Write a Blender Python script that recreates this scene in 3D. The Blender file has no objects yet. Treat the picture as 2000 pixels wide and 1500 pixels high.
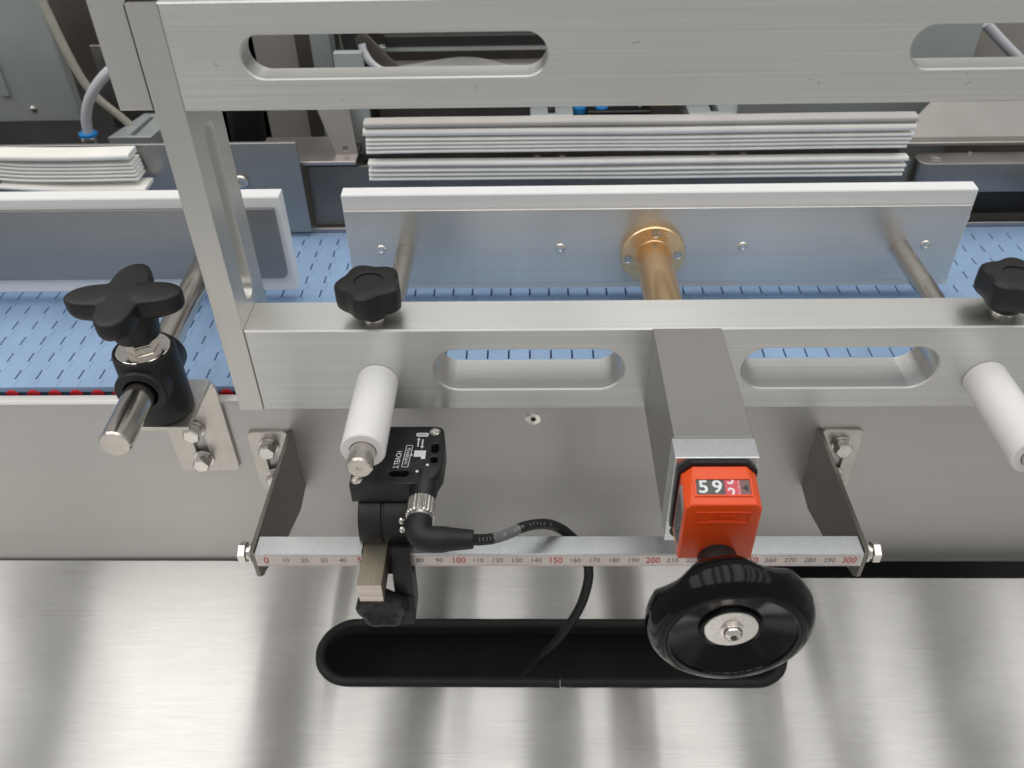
import bpy, bmesh, math, random
from mathutils import Vector, Matrix
random.seed(7)
PI = math.pi
MM = 0.001
SC = bpy.context.scene
COL = SC.collection

# ------------------------------------------------------------------ camera
cam_d = bpy.data.cameras.new('camera')
cam = bpy.data.objects.new('camera', cam_d)
COL.objects.link(cam)
SC.camera = cam
P_, Y_, R_ = math.radians(39.176), math.radians(-1.734), math.radians(-1.385)
f_ = Vector((math.sin(Y_)*math.cos(P_), math.cos(Y_)*math.cos(P_), -math.sin(P_)))
r0 = f_.cross(Vector((0, 0, 1))).normalized()
u0 = r0.cross(f_)
rt = math.cos(R_)*r0 + math.sin(R_)*u0
up = -math.sin(R_)*r0 + math.cos(R_)*u0
CAM = Vector((138.48, -288.26, 347.37))*MM
cam.matrix_world = Matrix(((rt.x, up.x, -f_.x, CAM.x), (rt.y, up.y, -f_.y, CAM.y), (rt.z, up.z, -f_.z, CAM.z), (0, 0, 0, 1)))
cam_d.sensor_width = 36
cam_d.lens = 36*1688.7/2000
cam_d.clip_start = 0.01
cam_d.clip_end = 50
cam_d.dof.use_dof = True
cam_d.dof.focus_distance = 0.44
cam_d.dof.aperture_fstop = 13

# ------------------------------------------------------------------ world and lamps
W = bpy.data.worlds.new('World')
SC.world = W
W.use_nodes = True
wn = W.node_tree
for n in list(wn.nodes):
    wn.nodes.remove(n)
wo = wn.nodes.new('ShaderNodeOutputWorld')
wb = wn.nodes.new('ShaderNodeBackground')
wb.inputs[0].default_value = (1.0, 0.995, 0.98, 1)
wb.inputs[1].default_value = 0.34
wn.links.new(wb.outputs[0], wo.inputs[0])

def lamp(x, y, z, sx, sy, power, col=(1, 0.98, 0.95), rot=(0, 0, 0)):
    d = bpy.data.lights.new('ceiling_lamp', 'AREA')
    d.shape = 'RECTANGLE'
    d.size = sx
    d.size_y = sy
    d.energy = power
    d.color = col
    o = bpy.data.objects.new('ceiling_lamp', d)
    COL.objects.link(o)
    o.location = (x, y, z)
    o.rotation_euler = rot
    return o
# luminous bands of the hall ceiling, running front to back with dark joints between them
BANDS = ((-2.75, -1.68, 1.0), (-1.38, -0.80, 1.05), (-0.58, -0.36, 1.1), (-0.18, 0.11, 1.1), (0.30, 0.79, 1.05), (0.95, 1.12, 0.8), (1.22, 1.42, 1.0), (1.70, 1.90, 1.2), (2.25, 2.75, 0.7))
RAD = 1.95
for xa, xb, k in BANDS:
    w = xb - xa
    lamp((xa+xb)/2, 0.1, 2.3, w, 3.4, k*RAD*PI*w*3.4)

SC.view_settings.view_transform = 'Standard'
SC.view_settings.look = 'None'
SC.view_settings.exposure = 0.12
SC.view_settings.gamma = 1
try:
    SC.cycles.use_denoising = True
    SC.cycles.max_bounces = 8
    SC.cycles.sample_clamp_indirect = 6
except Exception:
    pass

# ------------------------------------------------------------------ materials
def nodes(name):
    m = bpy.data.materials.new(name)
    m.use_nodes = True
    nt = m.node_tree
    return m, nt, nt.nodes['Principled BSDF']

def N(nt, t, **k):
    n = nt.nodes.new(t)
    for a, b in k.items():
        setattr(n, a, b)
    return n

def brushed(name, col, rough, aniso=0.6, axis=(1, 0, 0), streak=0.10, bump=0.04, freq=1700.0, blot=0.05, metallic=1.0, lobe=None, diff=0.06):
    """metal with fine brush lines along one axis"""
    m, nt, b = nodes(name)
    L = nt.links
    tc = N(nt, 'ShaderNodeTexCoord')
    mp = N(nt, 'ShaderNodeMapping')
    mp.inputs['Scale'].default_value = [6.0 if a else freq for a in axis]
    L.new(tc.outputs['Object'], mp.inputs['Vector'])
    nz = N(nt, 'ShaderNodeTexNoise')
    nz.inputs['Scale'].default_value = 1.0
    nz.inputs['Detail'].default_value = 3.0
    L.new(mp.outputs[0], nz.inputs['Vector'])
    mp2 = N(nt, 'ShaderNodeMapping')
    mp2.inputs['Scale'].default_value = [9.0 if a else 55.0 for a in axis]
    L.new(tc.outputs['Object'], mp2.inputs['Vector'])
    nz2 = N(nt, 'ShaderNodeTexNoise')
    nz2.inputs['Scale'].default_value = 1.0
    nz2.inputs['Detail'].default_value = 4.0
    L.new(mp2.outputs[0], nz2.inputs['Vector'])
    mr = N(nt, 'ShaderNodeMapRange')
    mr.inputs['From Min'].default_value = 0.25
    mr.inputs['From Max'].default_value = 0.75
    mr.inputs['To Min'].default_value = 1 - streak
    mr.inputs['To Max'].default_value = 1 + streak*0.6
    L.new(nz.outputs[0], mr.inputs[0])
    mr2 = N(nt, 'ShaderNodeMapRange')
    mr2.inputs['From Min'].default_value = 0.3
    mr2.inputs['From Max'].default_value = 0.7
    mr2.inputs['To Min'].default_value = 1 - blot
    mr2.inputs['To Max'].default_value = 1 + blot
    L.new(nz2.outputs[0], mr2.inputs[0])
    mu = N(nt, 'ShaderNodeMath', operation='MULTIPLY')
    L.new(mr.outputs[0], mu.inputs[0])
    L.new(mr2.outputs[0], mu.inputs[1])
    vm = N(nt, 'ShaderNodeVectorMath', operation='SCALE')
    vm.inputs[0].default_value = col
    L.new(mu.outputs[0], vm.inputs['Scale'])
    L.new(vm.outputs[0], b.inputs['Base Color'])
    if lobe:
        # long narrow highlights: lobe = (width along the brush lines, width across them)
        g = N(nt, 'ShaderNodeBsdfAnisotropic')
        k = math.sqrt(lobe[0]/lobe[1])
        g.inputs['Anisotropy'].default_value = 1 - k
        g.inputs['Roughness'].default_value = math.sqrt(math.sqrt(lobe[0]*lobe[1]))
        cv = N(nt, 'ShaderNodeCombineXYZ')
        for i_ in range(3):
            cv.inputs[i_].default_value = axis[i_] + (0.002, 0.003, 0.004)[i_]
        L.new(cv.outputs[0], g.inputs['Tangent'])
        L.new(vm.outputs[0], g.inputs['Color'])
        df = N(nt, 'ShaderNodeBsdfDiffuse')
        L.new(vm.outputs[0], df.inputs['Color'])
        if bump:
            bp = N(nt, 'ShaderNodeBump')
            bp.inputs['Strength'].default_value = bump
            bp.inputs['Distance'].default_value = 0.0004
            L.new(nz.outputs[0], bp.inputs['Height'])
            L.new(bp.outputs[0], g.inputs['Normal'])
        mx = N(nt, 'ShaderNodeMixShader')
        mx.inputs[0].default_value = diff
        L.new(g.outputs[0], mx.inputs[1]); L.new(df.outputs[0], mx.inputs[2])
        L.new(mx.outputs[0], nt.nodes['Material Output'].inputs['Surface'])
        nt.nodes.remove(b)
        return m
    b.inputs['Metallic'].default_value = metallic
    rm = N(nt, 'ShaderNodeMath', operation='MULTIPLY')
    rm.inputs[1].default_value = rough
    L.new(mr2.outputs[0], rm.inputs[0])
    L.new(rm.outputs[0], b.inputs['Roughness'])
    if aniso:
        b.inputs['Anisotropic'].default_value = aniso
        ge = N(nt, 'ShaderNodeNewGeometry')
        cr = N(nt, 'ShaderNodeVectorMath', operation='CROSS_PRODUCT')
        L.new(ge.outputs['Normal'], cr.inputs[0])
        cr.inputs[1].default_value = axis
        ad = N(nt, 'ShaderNodeVectorMath', operation='ADD')
        ad.inputs[1].default_value = (0.002, 0.003, 0.004)
        L.new(cr.outputs[0], ad.inputs[0])
        L.new(ad.outputs[0], b.inputs['Tangent'])
    if bump:
        bp = N(nt, 'ShaderNodeBump')
        bp.inputs['Strength'].default_value = bump
        bp.inputs['Distance'].default_value = 0.0004
        L.new(nz.outputs[0], bp.inputs['Height'])
        L.new(bp.outputs[0], b.inputs['Normal'])
    return m

def plain(name, col, rough=0.5, metallic=0.0, var=0.06, scale=120.0, bump=0.0, coat=0.0, spec=0.5, bscale=None, bdist=0.0003):
    m, nt, b = nodes(name)
    L = nt.links
    tc = N(nt, 'ShaderNodeTexCoord')
    nz = N(nt, 'ShaderNodeTexNoise')
    nz.inputs['Scale'].default_value = scale
    nz.inputs['Detail'].default_value = 5.0
    L.new(tc.outputs['Object'], nz.inputs['Vector'])
    mr = N(nt, 'ShaderNodeMapRange')
    mr.inputs['From Min'].default_value = 0.3
    mr.inputs['From Max'].default_value = 0.7
    mr.inputs['To Min'].default_value = 1 - var
    mr.inputs['To Max'].default_value = 1 + var
    L.new(nz.outputs[0], mr.inputs[0])
    vm = N(nt, 'ShaderNodeVectorMath', operation='SCALE')
    vm.inputs[0].default_value = col
    L.new(mr.outputs[0], vm.inputs['Scale'])
    L.new(vm.outputs[0], b.inputs['Base Color'])
    rm = N(nt, 'ShaderNodeMath', operation='MULTIPLY')
    rm.inputs[1].default_value = rough
    L.new(mr.outputs[0], rm.inputs[0])
    L.new(rm.outputs[0], b.inputs['Roughness'])
    b.inputs['Metallic'].default_value = metallic
    b.inputs['Specular IOR Level'].default_value = spec
    if coat:
        b.inputs['Coat Weight'].default_value = coat
        b.inputs['Coat Roughness'].default_value = 0.05
    if bump:
        n2 = N(nt, 'ShaderNodeTexNoise')
        n2.inputs['Scale'].default_value = bscale or scale*8
        n2.inputs['Detail'].default_value = 3.0
        L.new(tc.outputs['Object'], n2.inputs['Vector'])
        bp = N(nt, 'ShaderNodeBump')
        bp.inputs['Strength'].default_value = bump
        bp.inputs['Distance'].default_value = bdist
        L.new(n2.outputs[0], bp.inputs['Height'])
        L.new(bp.outputs[0], b.inputs['Normal'])
    return m

M = {}
M['alu_x'] = brushed('brushed_aluminium_long', (0.73, 0.73, 0.705), 0.40, 0.7, (1, 0, 0), 0.10, 0.03, 1900, 0.015, lobe=(0.07, 0.30))
M['alu_z'] = brushed('brushed_aluminium_upright', (0.72, 0.71, 0.68), 0.40, 0.6, (0, 0, 1), 0.05, 0.02, 1900, 0.01, lobe=(0.10, 0.26))
M['alu_y'] = plain('bead_blasted_arm', (0.42, 0.41, 0.395), 0.44, 1.0, 0.025, 900, 0.06)
M['alu_matt'] = plain('satin_aluminium', (0.74, 0.77, 0.78), 0.38, 1.0, 0.04, 400, 0.05)
def sheet_metal(name, col, r_long, r_cross):
    """brushed sheet: very elongated highlights across the brush lines, which run along X"""
    m, nt, b = nodes(name)
    L = nt.links
    nt.nodes.remove(b)
    out = nt.nodes['Material Output']
    k = math.sqrt(r_long/r_cross)
    g = N(nt, 'ShaderNodeBsdfAnisotropic')
    g.inputs['Anisotropy'].default_value = 1 - k
    g.inputs['Roughness'].default_value = math.sqrt(math.sqrt(r_long*r_cross))
    cv = N(nt, 'ShaderNodeCombineXYZ')
    cv.inputs[0].default_value = 1.0
    L.new(cv.outputs[0], g.inputs['Tangent'])
    tc = N(nt, 'ShaderNodeTexCoord')
    vals = []
    for sc_, lo, hi, det in (((60, 1500, 1500), 0.955, 1.035, 3), ((30, 200, 200), 0.985, 1.015, 5), ((9, 9, 9), 0.97, 1.03, 4)):
        mp = N(nt, 'ShaderNodeMapping')
        mp.inputs['Scale'].default_value = sc_
        L.new(tc.outputs['Object'], mp.inputs['Vector'])
        nz = N(nt, 'ShaderNodeTexNoise')
        nz.inputs['Scale'].default_value = 1.0
        nz.inputs['Detail'].default_value = det
        L.new(mp.outputs[0], nz.inputs['Vector'])
        mr = N(nt, 'ShaderNodeMapRange')
        mr.inputs['From Min'].default_value = 0.3
        mr.inputs['From Max'].default_value = 0.7
        mr.inputs['To Min'].default_value = lo
        mr.inputs['To Max'].default_value = hi
        L.new(nz.outputs[0], mr.inputs[0])
        vals.append(mr.outputs[0])
    m1 = N(nt, 'ShaderNodeMath', operation='MULTIPLY')
    L.new(vals[0], m1.inputs[0]); L.new(vals[1], m1.inputs[1])
    m2 = N(nt, 'ShaderNodeMath', operation='MULTIPLY')
    L.new(m1.outputs[0], m2.inputs[0]); L.new(vals[2], m2.inputs[1])
    vm = N(nt, 'ShaderNodeVectorMath', operation='SCALE')
    vm.inputs[0].default_value = col
    L.new(m2.outputs[0], vm.inputs['Scale'])
    L.new(vm.outputs[0], g.inputs['Color'])
    df = N(nt, 'ShaderNodeBsdfDiffuse')
    L.new(vm.outputs[0], df.inputs['Color'])
    mx = N(nt, 'ShaderNodeMixShader')
    # smudges: patches where the sheet is a little duller; hairline scratches in mixed directions
    ns = N(nt, 'ShaderNodeTexNoise')
    ns.inputs['Scale'].default_value = 16.0
    ns.inputs['Detail'].default_value = 8.0
    L.new(tc.outputs['Object'], ns.inputs['Vector'])
    ms = N(nt, 'ShaderNodeMapRange')
    ms.inputs['From Min'].default_value = 0.45
    ms.inputs['From Max'].default_value = 0.70
    ms.inputs['To Min'].default_value = 0.05
    ms.inputs['To Max'].default_value = 0.17
    L.new(ns.outputs[0], ms.inputs[0])
    L.new(ms.outputs[0], mx.inputs[0])
    prev = m2.outputs[0]
    for rz, sx_ in ((0.6, 14), (-0.9, 10), (1.35, 18), (0.15, 8)):
        mp = N(nt, 'ShaderNodeMapping')
        mp.inputs['Rotation'].default_value = (0, 0, rz)
        mp.inputs['Scale'].default_value = (sx_, 900, 1)
        L.new(tc.outputs['Object'], mp.inputs['Vector'])
        nz = N(nt, 'ShaderNodeTexNoise')
        nz.inputs['Scale'].default_value = 1.0
        nz.inputs['Detail'].default_value = 1.0
        L.new(mp.outputs[0], nz.inputs['Vector'])
        mr = N(nt, 'ShaderNodeMapRange')
        mr.inputs['From Min'].default_value = 0.735
        mr.inputs['From Max'].default_value = 0.78
        mr.inputs['To Min'].default_value = 1.0
        mr.inputs['To Max'].default_value = 0.86
        L.new(nz.outputs[0], mr.inputs[0])
        mm = N(nt, 'ShaderNodeMath', operation='MULTIPLY')
        L.new(prev, mm.inputs[0]); L.new(mr.outputs[0], mm.inputs[1])
        prev = mm.outputs[0]
    L.new(prev, vm.inputs['Scale'])
    L.new(g.outputs[0], mx.inputs[1]); L.new(df.outputs[0], mx.inputs[2])
    L.new(mx.outputs[0], out.inputs['Surface'])
    return m
M['steel_sheet'] = sheet_metal('brushed_stainless_sheet', (0.755, 0.745, 0.725), 0.010, 0.55)
M['steel_panel'] = brushed('satin_stainless_panel', (0.63, 0.618, 0.60), 0.42, 0.7, (1, 0, 0), 0.04, 0.01, 2300, 0.015, lobe=(0.12, 0.30), diff=0.08)
M['steel_guide'] = brushed('brushed_guide_face', (0.76, 0.745, 0.72), 0.34, 0.75, (1, 0, 0), 0.08, 0.03, 1900, 0.015, lobe=(0.06, 0.20))
M['steel_dark'] = brushed('rolled_steel_plate', (0.36, 0.355, 0.35), 0.42, 0.5, (1, 0, 0), 0.04, 0.02, 1500, 0.05, lobe=(0.10, 0.22))
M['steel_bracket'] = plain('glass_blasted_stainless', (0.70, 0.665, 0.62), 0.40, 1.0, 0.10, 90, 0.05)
M['steel_wing'] = plain('darker_wing_stainless', (0.25, 0.238, 0.212), 0.34, 1.0, 0.08, 60)  # bracket wings get a darker steel colour than their flange plates
M['steel_bolt'] = plain('stainless_bolt', (0.80, 0.77, 0.73), 0.24, 1.0, 0.06, 500)
M['chrome'] = plain('ground_steel_shaft', (0.66, 0.62, 0.57), 0.20, 1.0, 0.05, 200)
M['chrome_bright'] = plain('bright_nickel', (0.84, 0.80, 0.75), 0.14, 1.0, 0.05, 300)
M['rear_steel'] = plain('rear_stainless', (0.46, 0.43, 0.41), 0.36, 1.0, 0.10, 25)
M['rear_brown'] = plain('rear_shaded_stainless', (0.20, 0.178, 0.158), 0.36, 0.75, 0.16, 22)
M['rear_grey'] = plain('grey_green_enamel', (0.41, 0.445, 0.435), 0.4, 0.25, 0.05, 30)
M['rear_alu'] = plain('pale_anodised_block', (0.55, 0.60, 0.595), 0.42, 0.6, 0.04, 60)
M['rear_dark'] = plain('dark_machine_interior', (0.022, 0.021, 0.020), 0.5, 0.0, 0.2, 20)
M['rear_beige'] = plain('pale_beige_panel', (0.52, 0.49, 0.455), 0.45, 0.3, 0.05, 14)
M['black_rubber'] = plain('black_rubber', (0.012, 0.012, 0.013), 0.5, 0, 0.15, 300, 0.2, 0, 0.4)
M['black_trim'] = plain('black_edge_trim', (0.010, 0.010, 0.011), 0.55, 0, 0.2, 500, 0.35, 0, 0.35)
M['black_matt'] = plain('matt_black_nylon', (0.012, 0.012, 0.012), 0.46, 0, 0.12, 700, 0.25, 0, 0.45, 2600, 0.0002)
M['black_gloss'] = plain('glossy_black_plastic', (0.003, 0.003, 0.0034), 0.12, 0, 0.12, 90, 0, 0, 0.2)
M['black_case'] = plain('black_sensor_case', (0.013, 0.014, 0.015), 0.40, 0, 0.1, 600, 0.15, 0, 0.45, 2400, 0.0002)
M['white_poly'] = plain('white_polyethylene', (0.86, 0.865, 0.865), 0.42, 0, 0.02, 60, 0.05)
M['white_pom'] = plain('white_acetal', (0.86, 0.85, 0.85), 0.34, 0, 0.02, 60)
M['cream'] = plain('cream_carton', (0.91, 0.895, 0.85), 0.6, 0, 0.05, 40, 0.1)
M['grey_film'] = plain('grey_top_carton', (0.50, 0.475, 0.455), 0.4, 0, 0.06, 40)
M['brass'] = brushed('turned_bronze', (0.93, 0.66, 0.39), 0.27, 0.4, (0, 1, 0), 0.05, 0.02)
M['belt'] = plain('blue_belt_plastic', (0.30, 0.445, 0.66), 0.45, 0, 0.03, 150, 0.12, 0, 0.5, 900, 0.0003)
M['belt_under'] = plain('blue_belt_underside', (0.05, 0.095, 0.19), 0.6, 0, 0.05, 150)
M['red'] = plain('red_pin_plastic', (0.62, 0.022, 0.03), 0.4, 0, 0.05, 200)
M['orange'] = plain('orange_indicator_plastic', (0.84, 0.085, 0.012), 0.34, 0, 0.02, 200, 0.06, 0, 0.5, 1800, 0.0002)
M['ink_white'] = plain('white_ink', (0.80, 0.83, 0.84), 0.5, 0, 0.05, 200)
M['ink_faint'] = plain('faint_grey_print', (0.26, 0.27, 0.28), 0.5, 0, 0.1, 200)
M['rear_plate'] = plain('dull_rear_plate', (0.30, 0.282, 0.27), 0.40, 0.9, 0.12, 22)
M['ink_black'] = plain('black_ink', (0.03, 0.03, 0.03), 0.5, 0, 0.1, 200)
M['ink_grey'] = plain('faded_grey_ink', (0.20, 0.175, 0.17), 0.5, 0, 0.1, 200)
M['ink_red'] = plain('red_ink', (0.52, 0.06, 0.05), 0.5, 0, 0.1, 200)
M['tape'] = plain('silver_scale_tape', (0.66, 0.60, 0.575), 0.36, 0.85, 0.04, 60)
M['drum_black'] = plain('black_number_drum', (0.014, 0.014, 0.014), 0.25, 0, 0.05, 200, 0, 0.5)
M['drum_red'] = plain('red_number_drum', (0.60, 0.012, 0.035), 0.25, 0, 0.05, 200, 0, 0.5)
M['drum_brown'] = plain('tinted_window_end', (0.14, 0.045, 0.045), 0.25, 0, 0.05, 200, 0, 0.5)
M['label'] = plain('silver_label', (0.40, 0.40, 0.39), 0.4, 0.5, 0.05, 200)
M['blue_fit'] = plain('blue_release_collar', (0.02, 0.24, 0.60), 0.4, 0, 0.05, 200)
M['tube_white'] = plain('milky_air_hose', (0.60, 0.62, 0.66), 0.22, 0, 0.04, 80, 0, 0.3)
M['tube_beige'] = plain('beige_conduit', (0.44, 0.42, 0.36), 0.45, 0, 0.06, 80)
M['bar_brown'] = brushed('machined_square_bar', (0.40, 0.36, 0.28), 0.42, 0.5, (0, 1, 0), 0.10, 0.03)
M['bar_end'] = brushed('sawn_bar_end', (0.80, 0.72, 0.66), 0.45, 0.3, (1, 0, 0), 0.35, 0.25, 700)
def link_variation(m):
    nt = m.node_tree
    L = nt.links
    b = nt.nodes['Principled BSDF']
    src = b.inputs['Base Color'].links[0].from_socket
    oi = N(nt, 'ShaderNodeObjectInfo')
    mr = N(nt, 'ShaderNodeMapRange')
    mr.inputs['To Min'].default_value = 0.96
    mr.inputs['To Max'].default_value = 1.04
    L.new(oi.outputs['Random'], mr.inputs[0])
    ge = N(nt, 'ShaderNodeNewGeometry')
    nz = N(nt, 'ShaderNodeTexNoise')
    nz.inputs['Scale'].default_value = 34.0
    nz.inputs['Detail'].default_value = 7.0
    L.new(ge.outputs['Position'], nz.inputs['Vector'])
    m2 = N(nt, 'ShaderNodeMapRange')
    m2.inputs['From Min'].default_value = 0.35
    m2.inputs['From Max'].default_value = 0.72
    m2.inputs['To Min'].default_value = 1.02
    m2.inputs['To Max'].default_value = 0.90
    L.new(nz.outputs[0], m2.inputs[0])
    mu = N(nt, 'ShaderNodeMath', operation='MULTIPLY')
    L.new(mr.outputs[0], mu.inputs[0]); L.new(m2.outputs[0], mu.inputs[1])
    vm = N(nt, 'ShaderNodeVectorMath', operation='SCALE')
    L.new(src, vm.inputs[0]); L.new(mu.outputs[0], vm.inputs['Scale'])
    L.new(vm.outputs[0], b.inputs['Base Color'])
link_variation(M['belt'])
def clear_mat():
    m, nt, b = nodes('clear_film')
    b.inputs['Base Color'].default_value = (0.85, 0.87, 0.88, 1)
    b.inputs['Roughness'].default_value = 0.12
    b.inputs['Alpha'].default_value = 0.17
    return m
M['clear'] = clear_mat()

# ------------------------------------------------------------------ mesh helpers (all lengths in millimetres, world axes)
ORG = {}
def thing(name, label, cat, loc, group=None, kind=None):
    o = bpy.data.objects.new(name, None)
    COL.objects.link(o)
    o.empty_display_size = 0.02
    o.location = Vector(loc)*MM
    ORG[o] = Vector(loc)
    o['label'] = label
    o['category'] = cat
    if group:
        o['group'] = group
    return o

def finish(bm, ang=32):
    bmesh.ops.recalc_face_normals(bm, faces=bm.faces)
    for f in bm.faces:
        f.smooth = True
    for e in bm.edges:
        if len(e.link_faces) == 2:
            if e.calc_face_angle(0) > math.radians(ang):
                e.smooth = False
        else:
            e.smooth = False
    # true flats keep their own normal, so bevels do not bend the shading of a plate
    lo, hi = math.radians(0.6), math.radians(18)
    for f in bm.faces:
        flat = True
        for e in f.edges:
            if len(e.link_faces) == 2 and lo < e.calc_face_angle(0) < hi:
                flat = False
                break
        if flat:
            f.smooth = False

def obj(name, bm, mat, parent=None, label=None, cat=None, group=None, kind=None, org=None, ang=32):
    o_w = ORG[parent] if parent else Vector(org if org is not None else (0, 0, 0))
    finish(bm, ang)
    for v in bm.verts:
        v.co = (v.co - o_w)*MM
    me = bpy.data.meshes.new(name)
    bm.to_mesh(me)
    bm.free()
    if mat:
        me.materials.append(M[mat] if isinstance(mat, str) else mat)
    o = bpy.data.objects.new(name, me)
    COL.objects.link(o)
    ORG[o] = o_w
    if parent:
        o.parent = parent
    else:
        o.location = o_w*MM
    if label:
        o['label'] = label
    if cat:
        o['category'] = cat
    if group:
        o['group'] = group
    if kind:
        o['kind'] = kind
    return o

def add_box(bm, x0, x1, y0, y1, z0, z1, bev=0.0, seg=1):
    vs = [bm.verts.new((x, y, z)) for x in (x0, x1) for y in (y0, y1) for z in (z0, z1)]
    fs = [(0, 1, 3, 2), (4, 6, 7, 5), (0, 4, 5, 1), (2, 3, 7, 6), (0, 2, 6, 4), (1, 5, 7, 3)]
    faces = [bm.faces.new([vs[i] for i in q]) for q in fs]
    if bev:
        es = list({e for f in faces for e in f.edges})
        bmesh.ops.bevel(bm, geom=es, offset=bev, segments=seg, affect='EDGES', profile=0.5)
    return bm

def box(*a, **k):
    return add_box(bmesh.new(), *a, **k)

def frame_for(axis):
    a = Vector(axis).normalized()
    t = Vector((0, 0, 1)) if abs(a.z) < 0.9 else Vector((0, 1, 0))
    x = t.cross(a).normalized()
    y = a.cross(x)
    return x, y, a

def add_lathe(bm, base, axis, prof, seg=40, mod=None, phase=0.0, closed=False):
    """profile of (radius, height) turned about the axis through base; mod(theta, r, h) changes the radius"""
    x, y, a = frame_for(axis)
    base = Vector(base)
    rings = []
    for (r, h) in prof:
        if r < 1e-5:
            rings.append([bm.verts.new(base + a*h)])
        else:
            ring = []
            for i in range(seg):
                t = 2*PI*i/seg + phase
                rr = mod(t, r, h) if mod else r
                ring.append(bm.verts.new(base + a*h + (x*math.cos(t) + y*math.sin(t))*rr))
            rings.append(ring)
    pairs = list(zip(rings[:-1], rings[1:]))
    if closed:
        pairs.append((rings[-1], rings[0]))
    for A, B in pairs:
        if len(A) == 1 and len(B) == 1:
            continue
        for i in range(seg):
            j = (i+1) % seg
            if len(A) == 1:
                bm.faces.new((A[0], B[i], B[j]))
            elif len(B) == 1:
                bm.faces.new((A[i], B[0], A[j]))
            else:
                bm.faces.new((A[i], B[i], B[j], A[j]))
    if not closed:
        for R in (rings[0], rings[-1]):
            if len(R) > 2:
                bm.faces.new(R)
    return bm

def lathe(*a, **k):
    return add_lathe(bmesh.new(), *a, **k)

def cyl(base, axis, r, h, bev=0.3, seg=32):
    return lathe(base, axis, [(r-bev, 0), (r, bev), (r, h-bev), (r-bev, h)], seg)

def spline(pts, n=12):
    pts = [Vector(p) for p in pts]
    out = []
    for i in range(len(pts)-1):
        p0 = pts[max(i-1, 0)]; p1 = pts[i]; p2 = pts[i+1]; p3 = pts[min(i+2, len(pts)-1)]
        for k in range(n):
            t = k/n
            out.append(0.5*((2*p1) + (p2-p0)*t + (2*p0-5*p1+4*p2-p3)*t*t + (3*p1-p0-3*p2+p3)*t**3))
    out.append(pts[-1])
    return out

def tube(pts, r, seg=14, smooth=True, n=12):
    bm = bmesh.new()
    P = spline(pts, n) if smooth else [Vector(p) for p in pts]
    rings = []
    nx = None
    for i, p in enumerate(P):
        t = (P[min(i+1, len(P)-1)] - P[max(i-1, 0)]).normalized()
        if nx is None:
            nx = t.orthogonal().normalized()
        nx = (nx - t*nx.dot(t)).normalized()
        ny = t.cross(nx)
        rr = r(i/(len(P)-1)) if callable(r) else r
        rings.append([bm.verts.new(p + (nx*math.cos(2*PI*k/seg) + ny*math.sin(2*PI*k/seg))*rr) for k in range(seg)])
    for A, B in zip(rings[:-1], rings[1:]):
        for k in range(seg):
            bm.faces.new((A[k], A[(k+1) % seg], B[(k+1) % seg], B[k]))
    bm.faces.new(rings[0]); bm.faces.new(rings[-1])
    return bm

def curve_mesh(cu):
    o = bpy.data.objects.new('tmp', cu)
    COL.objects.link(o)
    dg = bpy.context.evaluated_depsgraph_get()
    me = bpy.data.meshes.new_from_object(o.evaluated_get(dg))
    bm = bmesh.new()
    bm.from_mesh(me)
    bpy.data.meshes.remove(me)
    bpy.data.objects.remove(o)
    bpy.data.curves.remove(cu)
    bmesh.ops.remove_doubles(bm, verts=bm.verts, dist=1e-4)
    return bm

def plate(loops, thick, bev=0.4, mat4=None, res=1):
    """flat plate with holes: loops of (u, v), first the outline; extruded thick along local +z"""
    cu = bpy.data.curves.new('tmp', 'CURVE')
    cu.dimensions = '2D'
    cu.fill_mode = 'BOTH'
    cu.extrude = thick/2 - bev
    cu.bevel_depth = bev
    cu.bevel_resolution = res
    cu.offset = -bev
    for lp in loops:
        s = cu.splines.new('POLY')
        s.points.add(len(lp)-1)
        for p, q in zip(s.points, lp):
            p.co = (q[0], q[1], 0, 1)
        s.use_cyclic_u = True
    bm = curve_mesh(cu)
    T = Matrix.Translation((0, 0, thick/2))
    bm.transform((mat4 or Matrix()) @ T)
    return bm

def basis(o, ex, ey, ez):
    ex, ey, ez, o = Vector(ex), Vector(ey), Vector(ez), Vector(o)
    return Matrix(((ex.x, ey.x, ez.x, o.x), (ex.y, ey.y, ez.y, o.y), (ex.z, ey.z, ez.z, o.z), (0, 0, 0, 1)))

def rect(x0, x1, y0, y1, r=0.0, n=5):
    if r <= 0:
        return [(x0, y0), (x1, y0), (x1, y1), (x0, y1)]
    out = []
    for cx, cy, a0 in ((x1-r, y0+r, -90), (x1-r, y1-r, 0), (x0+r, y1-r, 90), (x0+r, y0+r, 180)):
        for k in range(n+1):
            t = math.radians(a0 + 90*k/n)
            out.append((cx + r*math.cos(t), cy + r*math.sin(t)))
    return out

def slot(x0, x1, y0, y1, n=14):
    return rect(x0, x1, y0, y1, min(x1-x0, y1-y0)/2 - 1e-3, n)

def text(s, size, sx=1.0, mat4=None, depth=0.05, align='CENTER', sp=1.0, bold=0.014):
    cu = bpy.data.curves.new('tmp', 'FONT')
    cu.body = s
    cu.size = size
    cu.align_x = align
    cu.align_y = 'CENTER'
    cu.extrude = depth/2
    cu.space_character = sp
    cu.resolution_u = 3
    cu.offset = bold*size
    bm = curve_mesh(cu)
    bm.transform((mat4 or Matrix()) @ Matrix.Diagonal((sx, 1, 1, 1)))
    return bm

def join(*bms):
    out = bms[0]
    for b in bms[1:]:
        me = bpy.data.meshes.new('tmp')
        b.to_mesh(me)
        out.from_mesh(me)
        bpy.data.meshes.remove(me)
        b.free()
    return out

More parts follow.
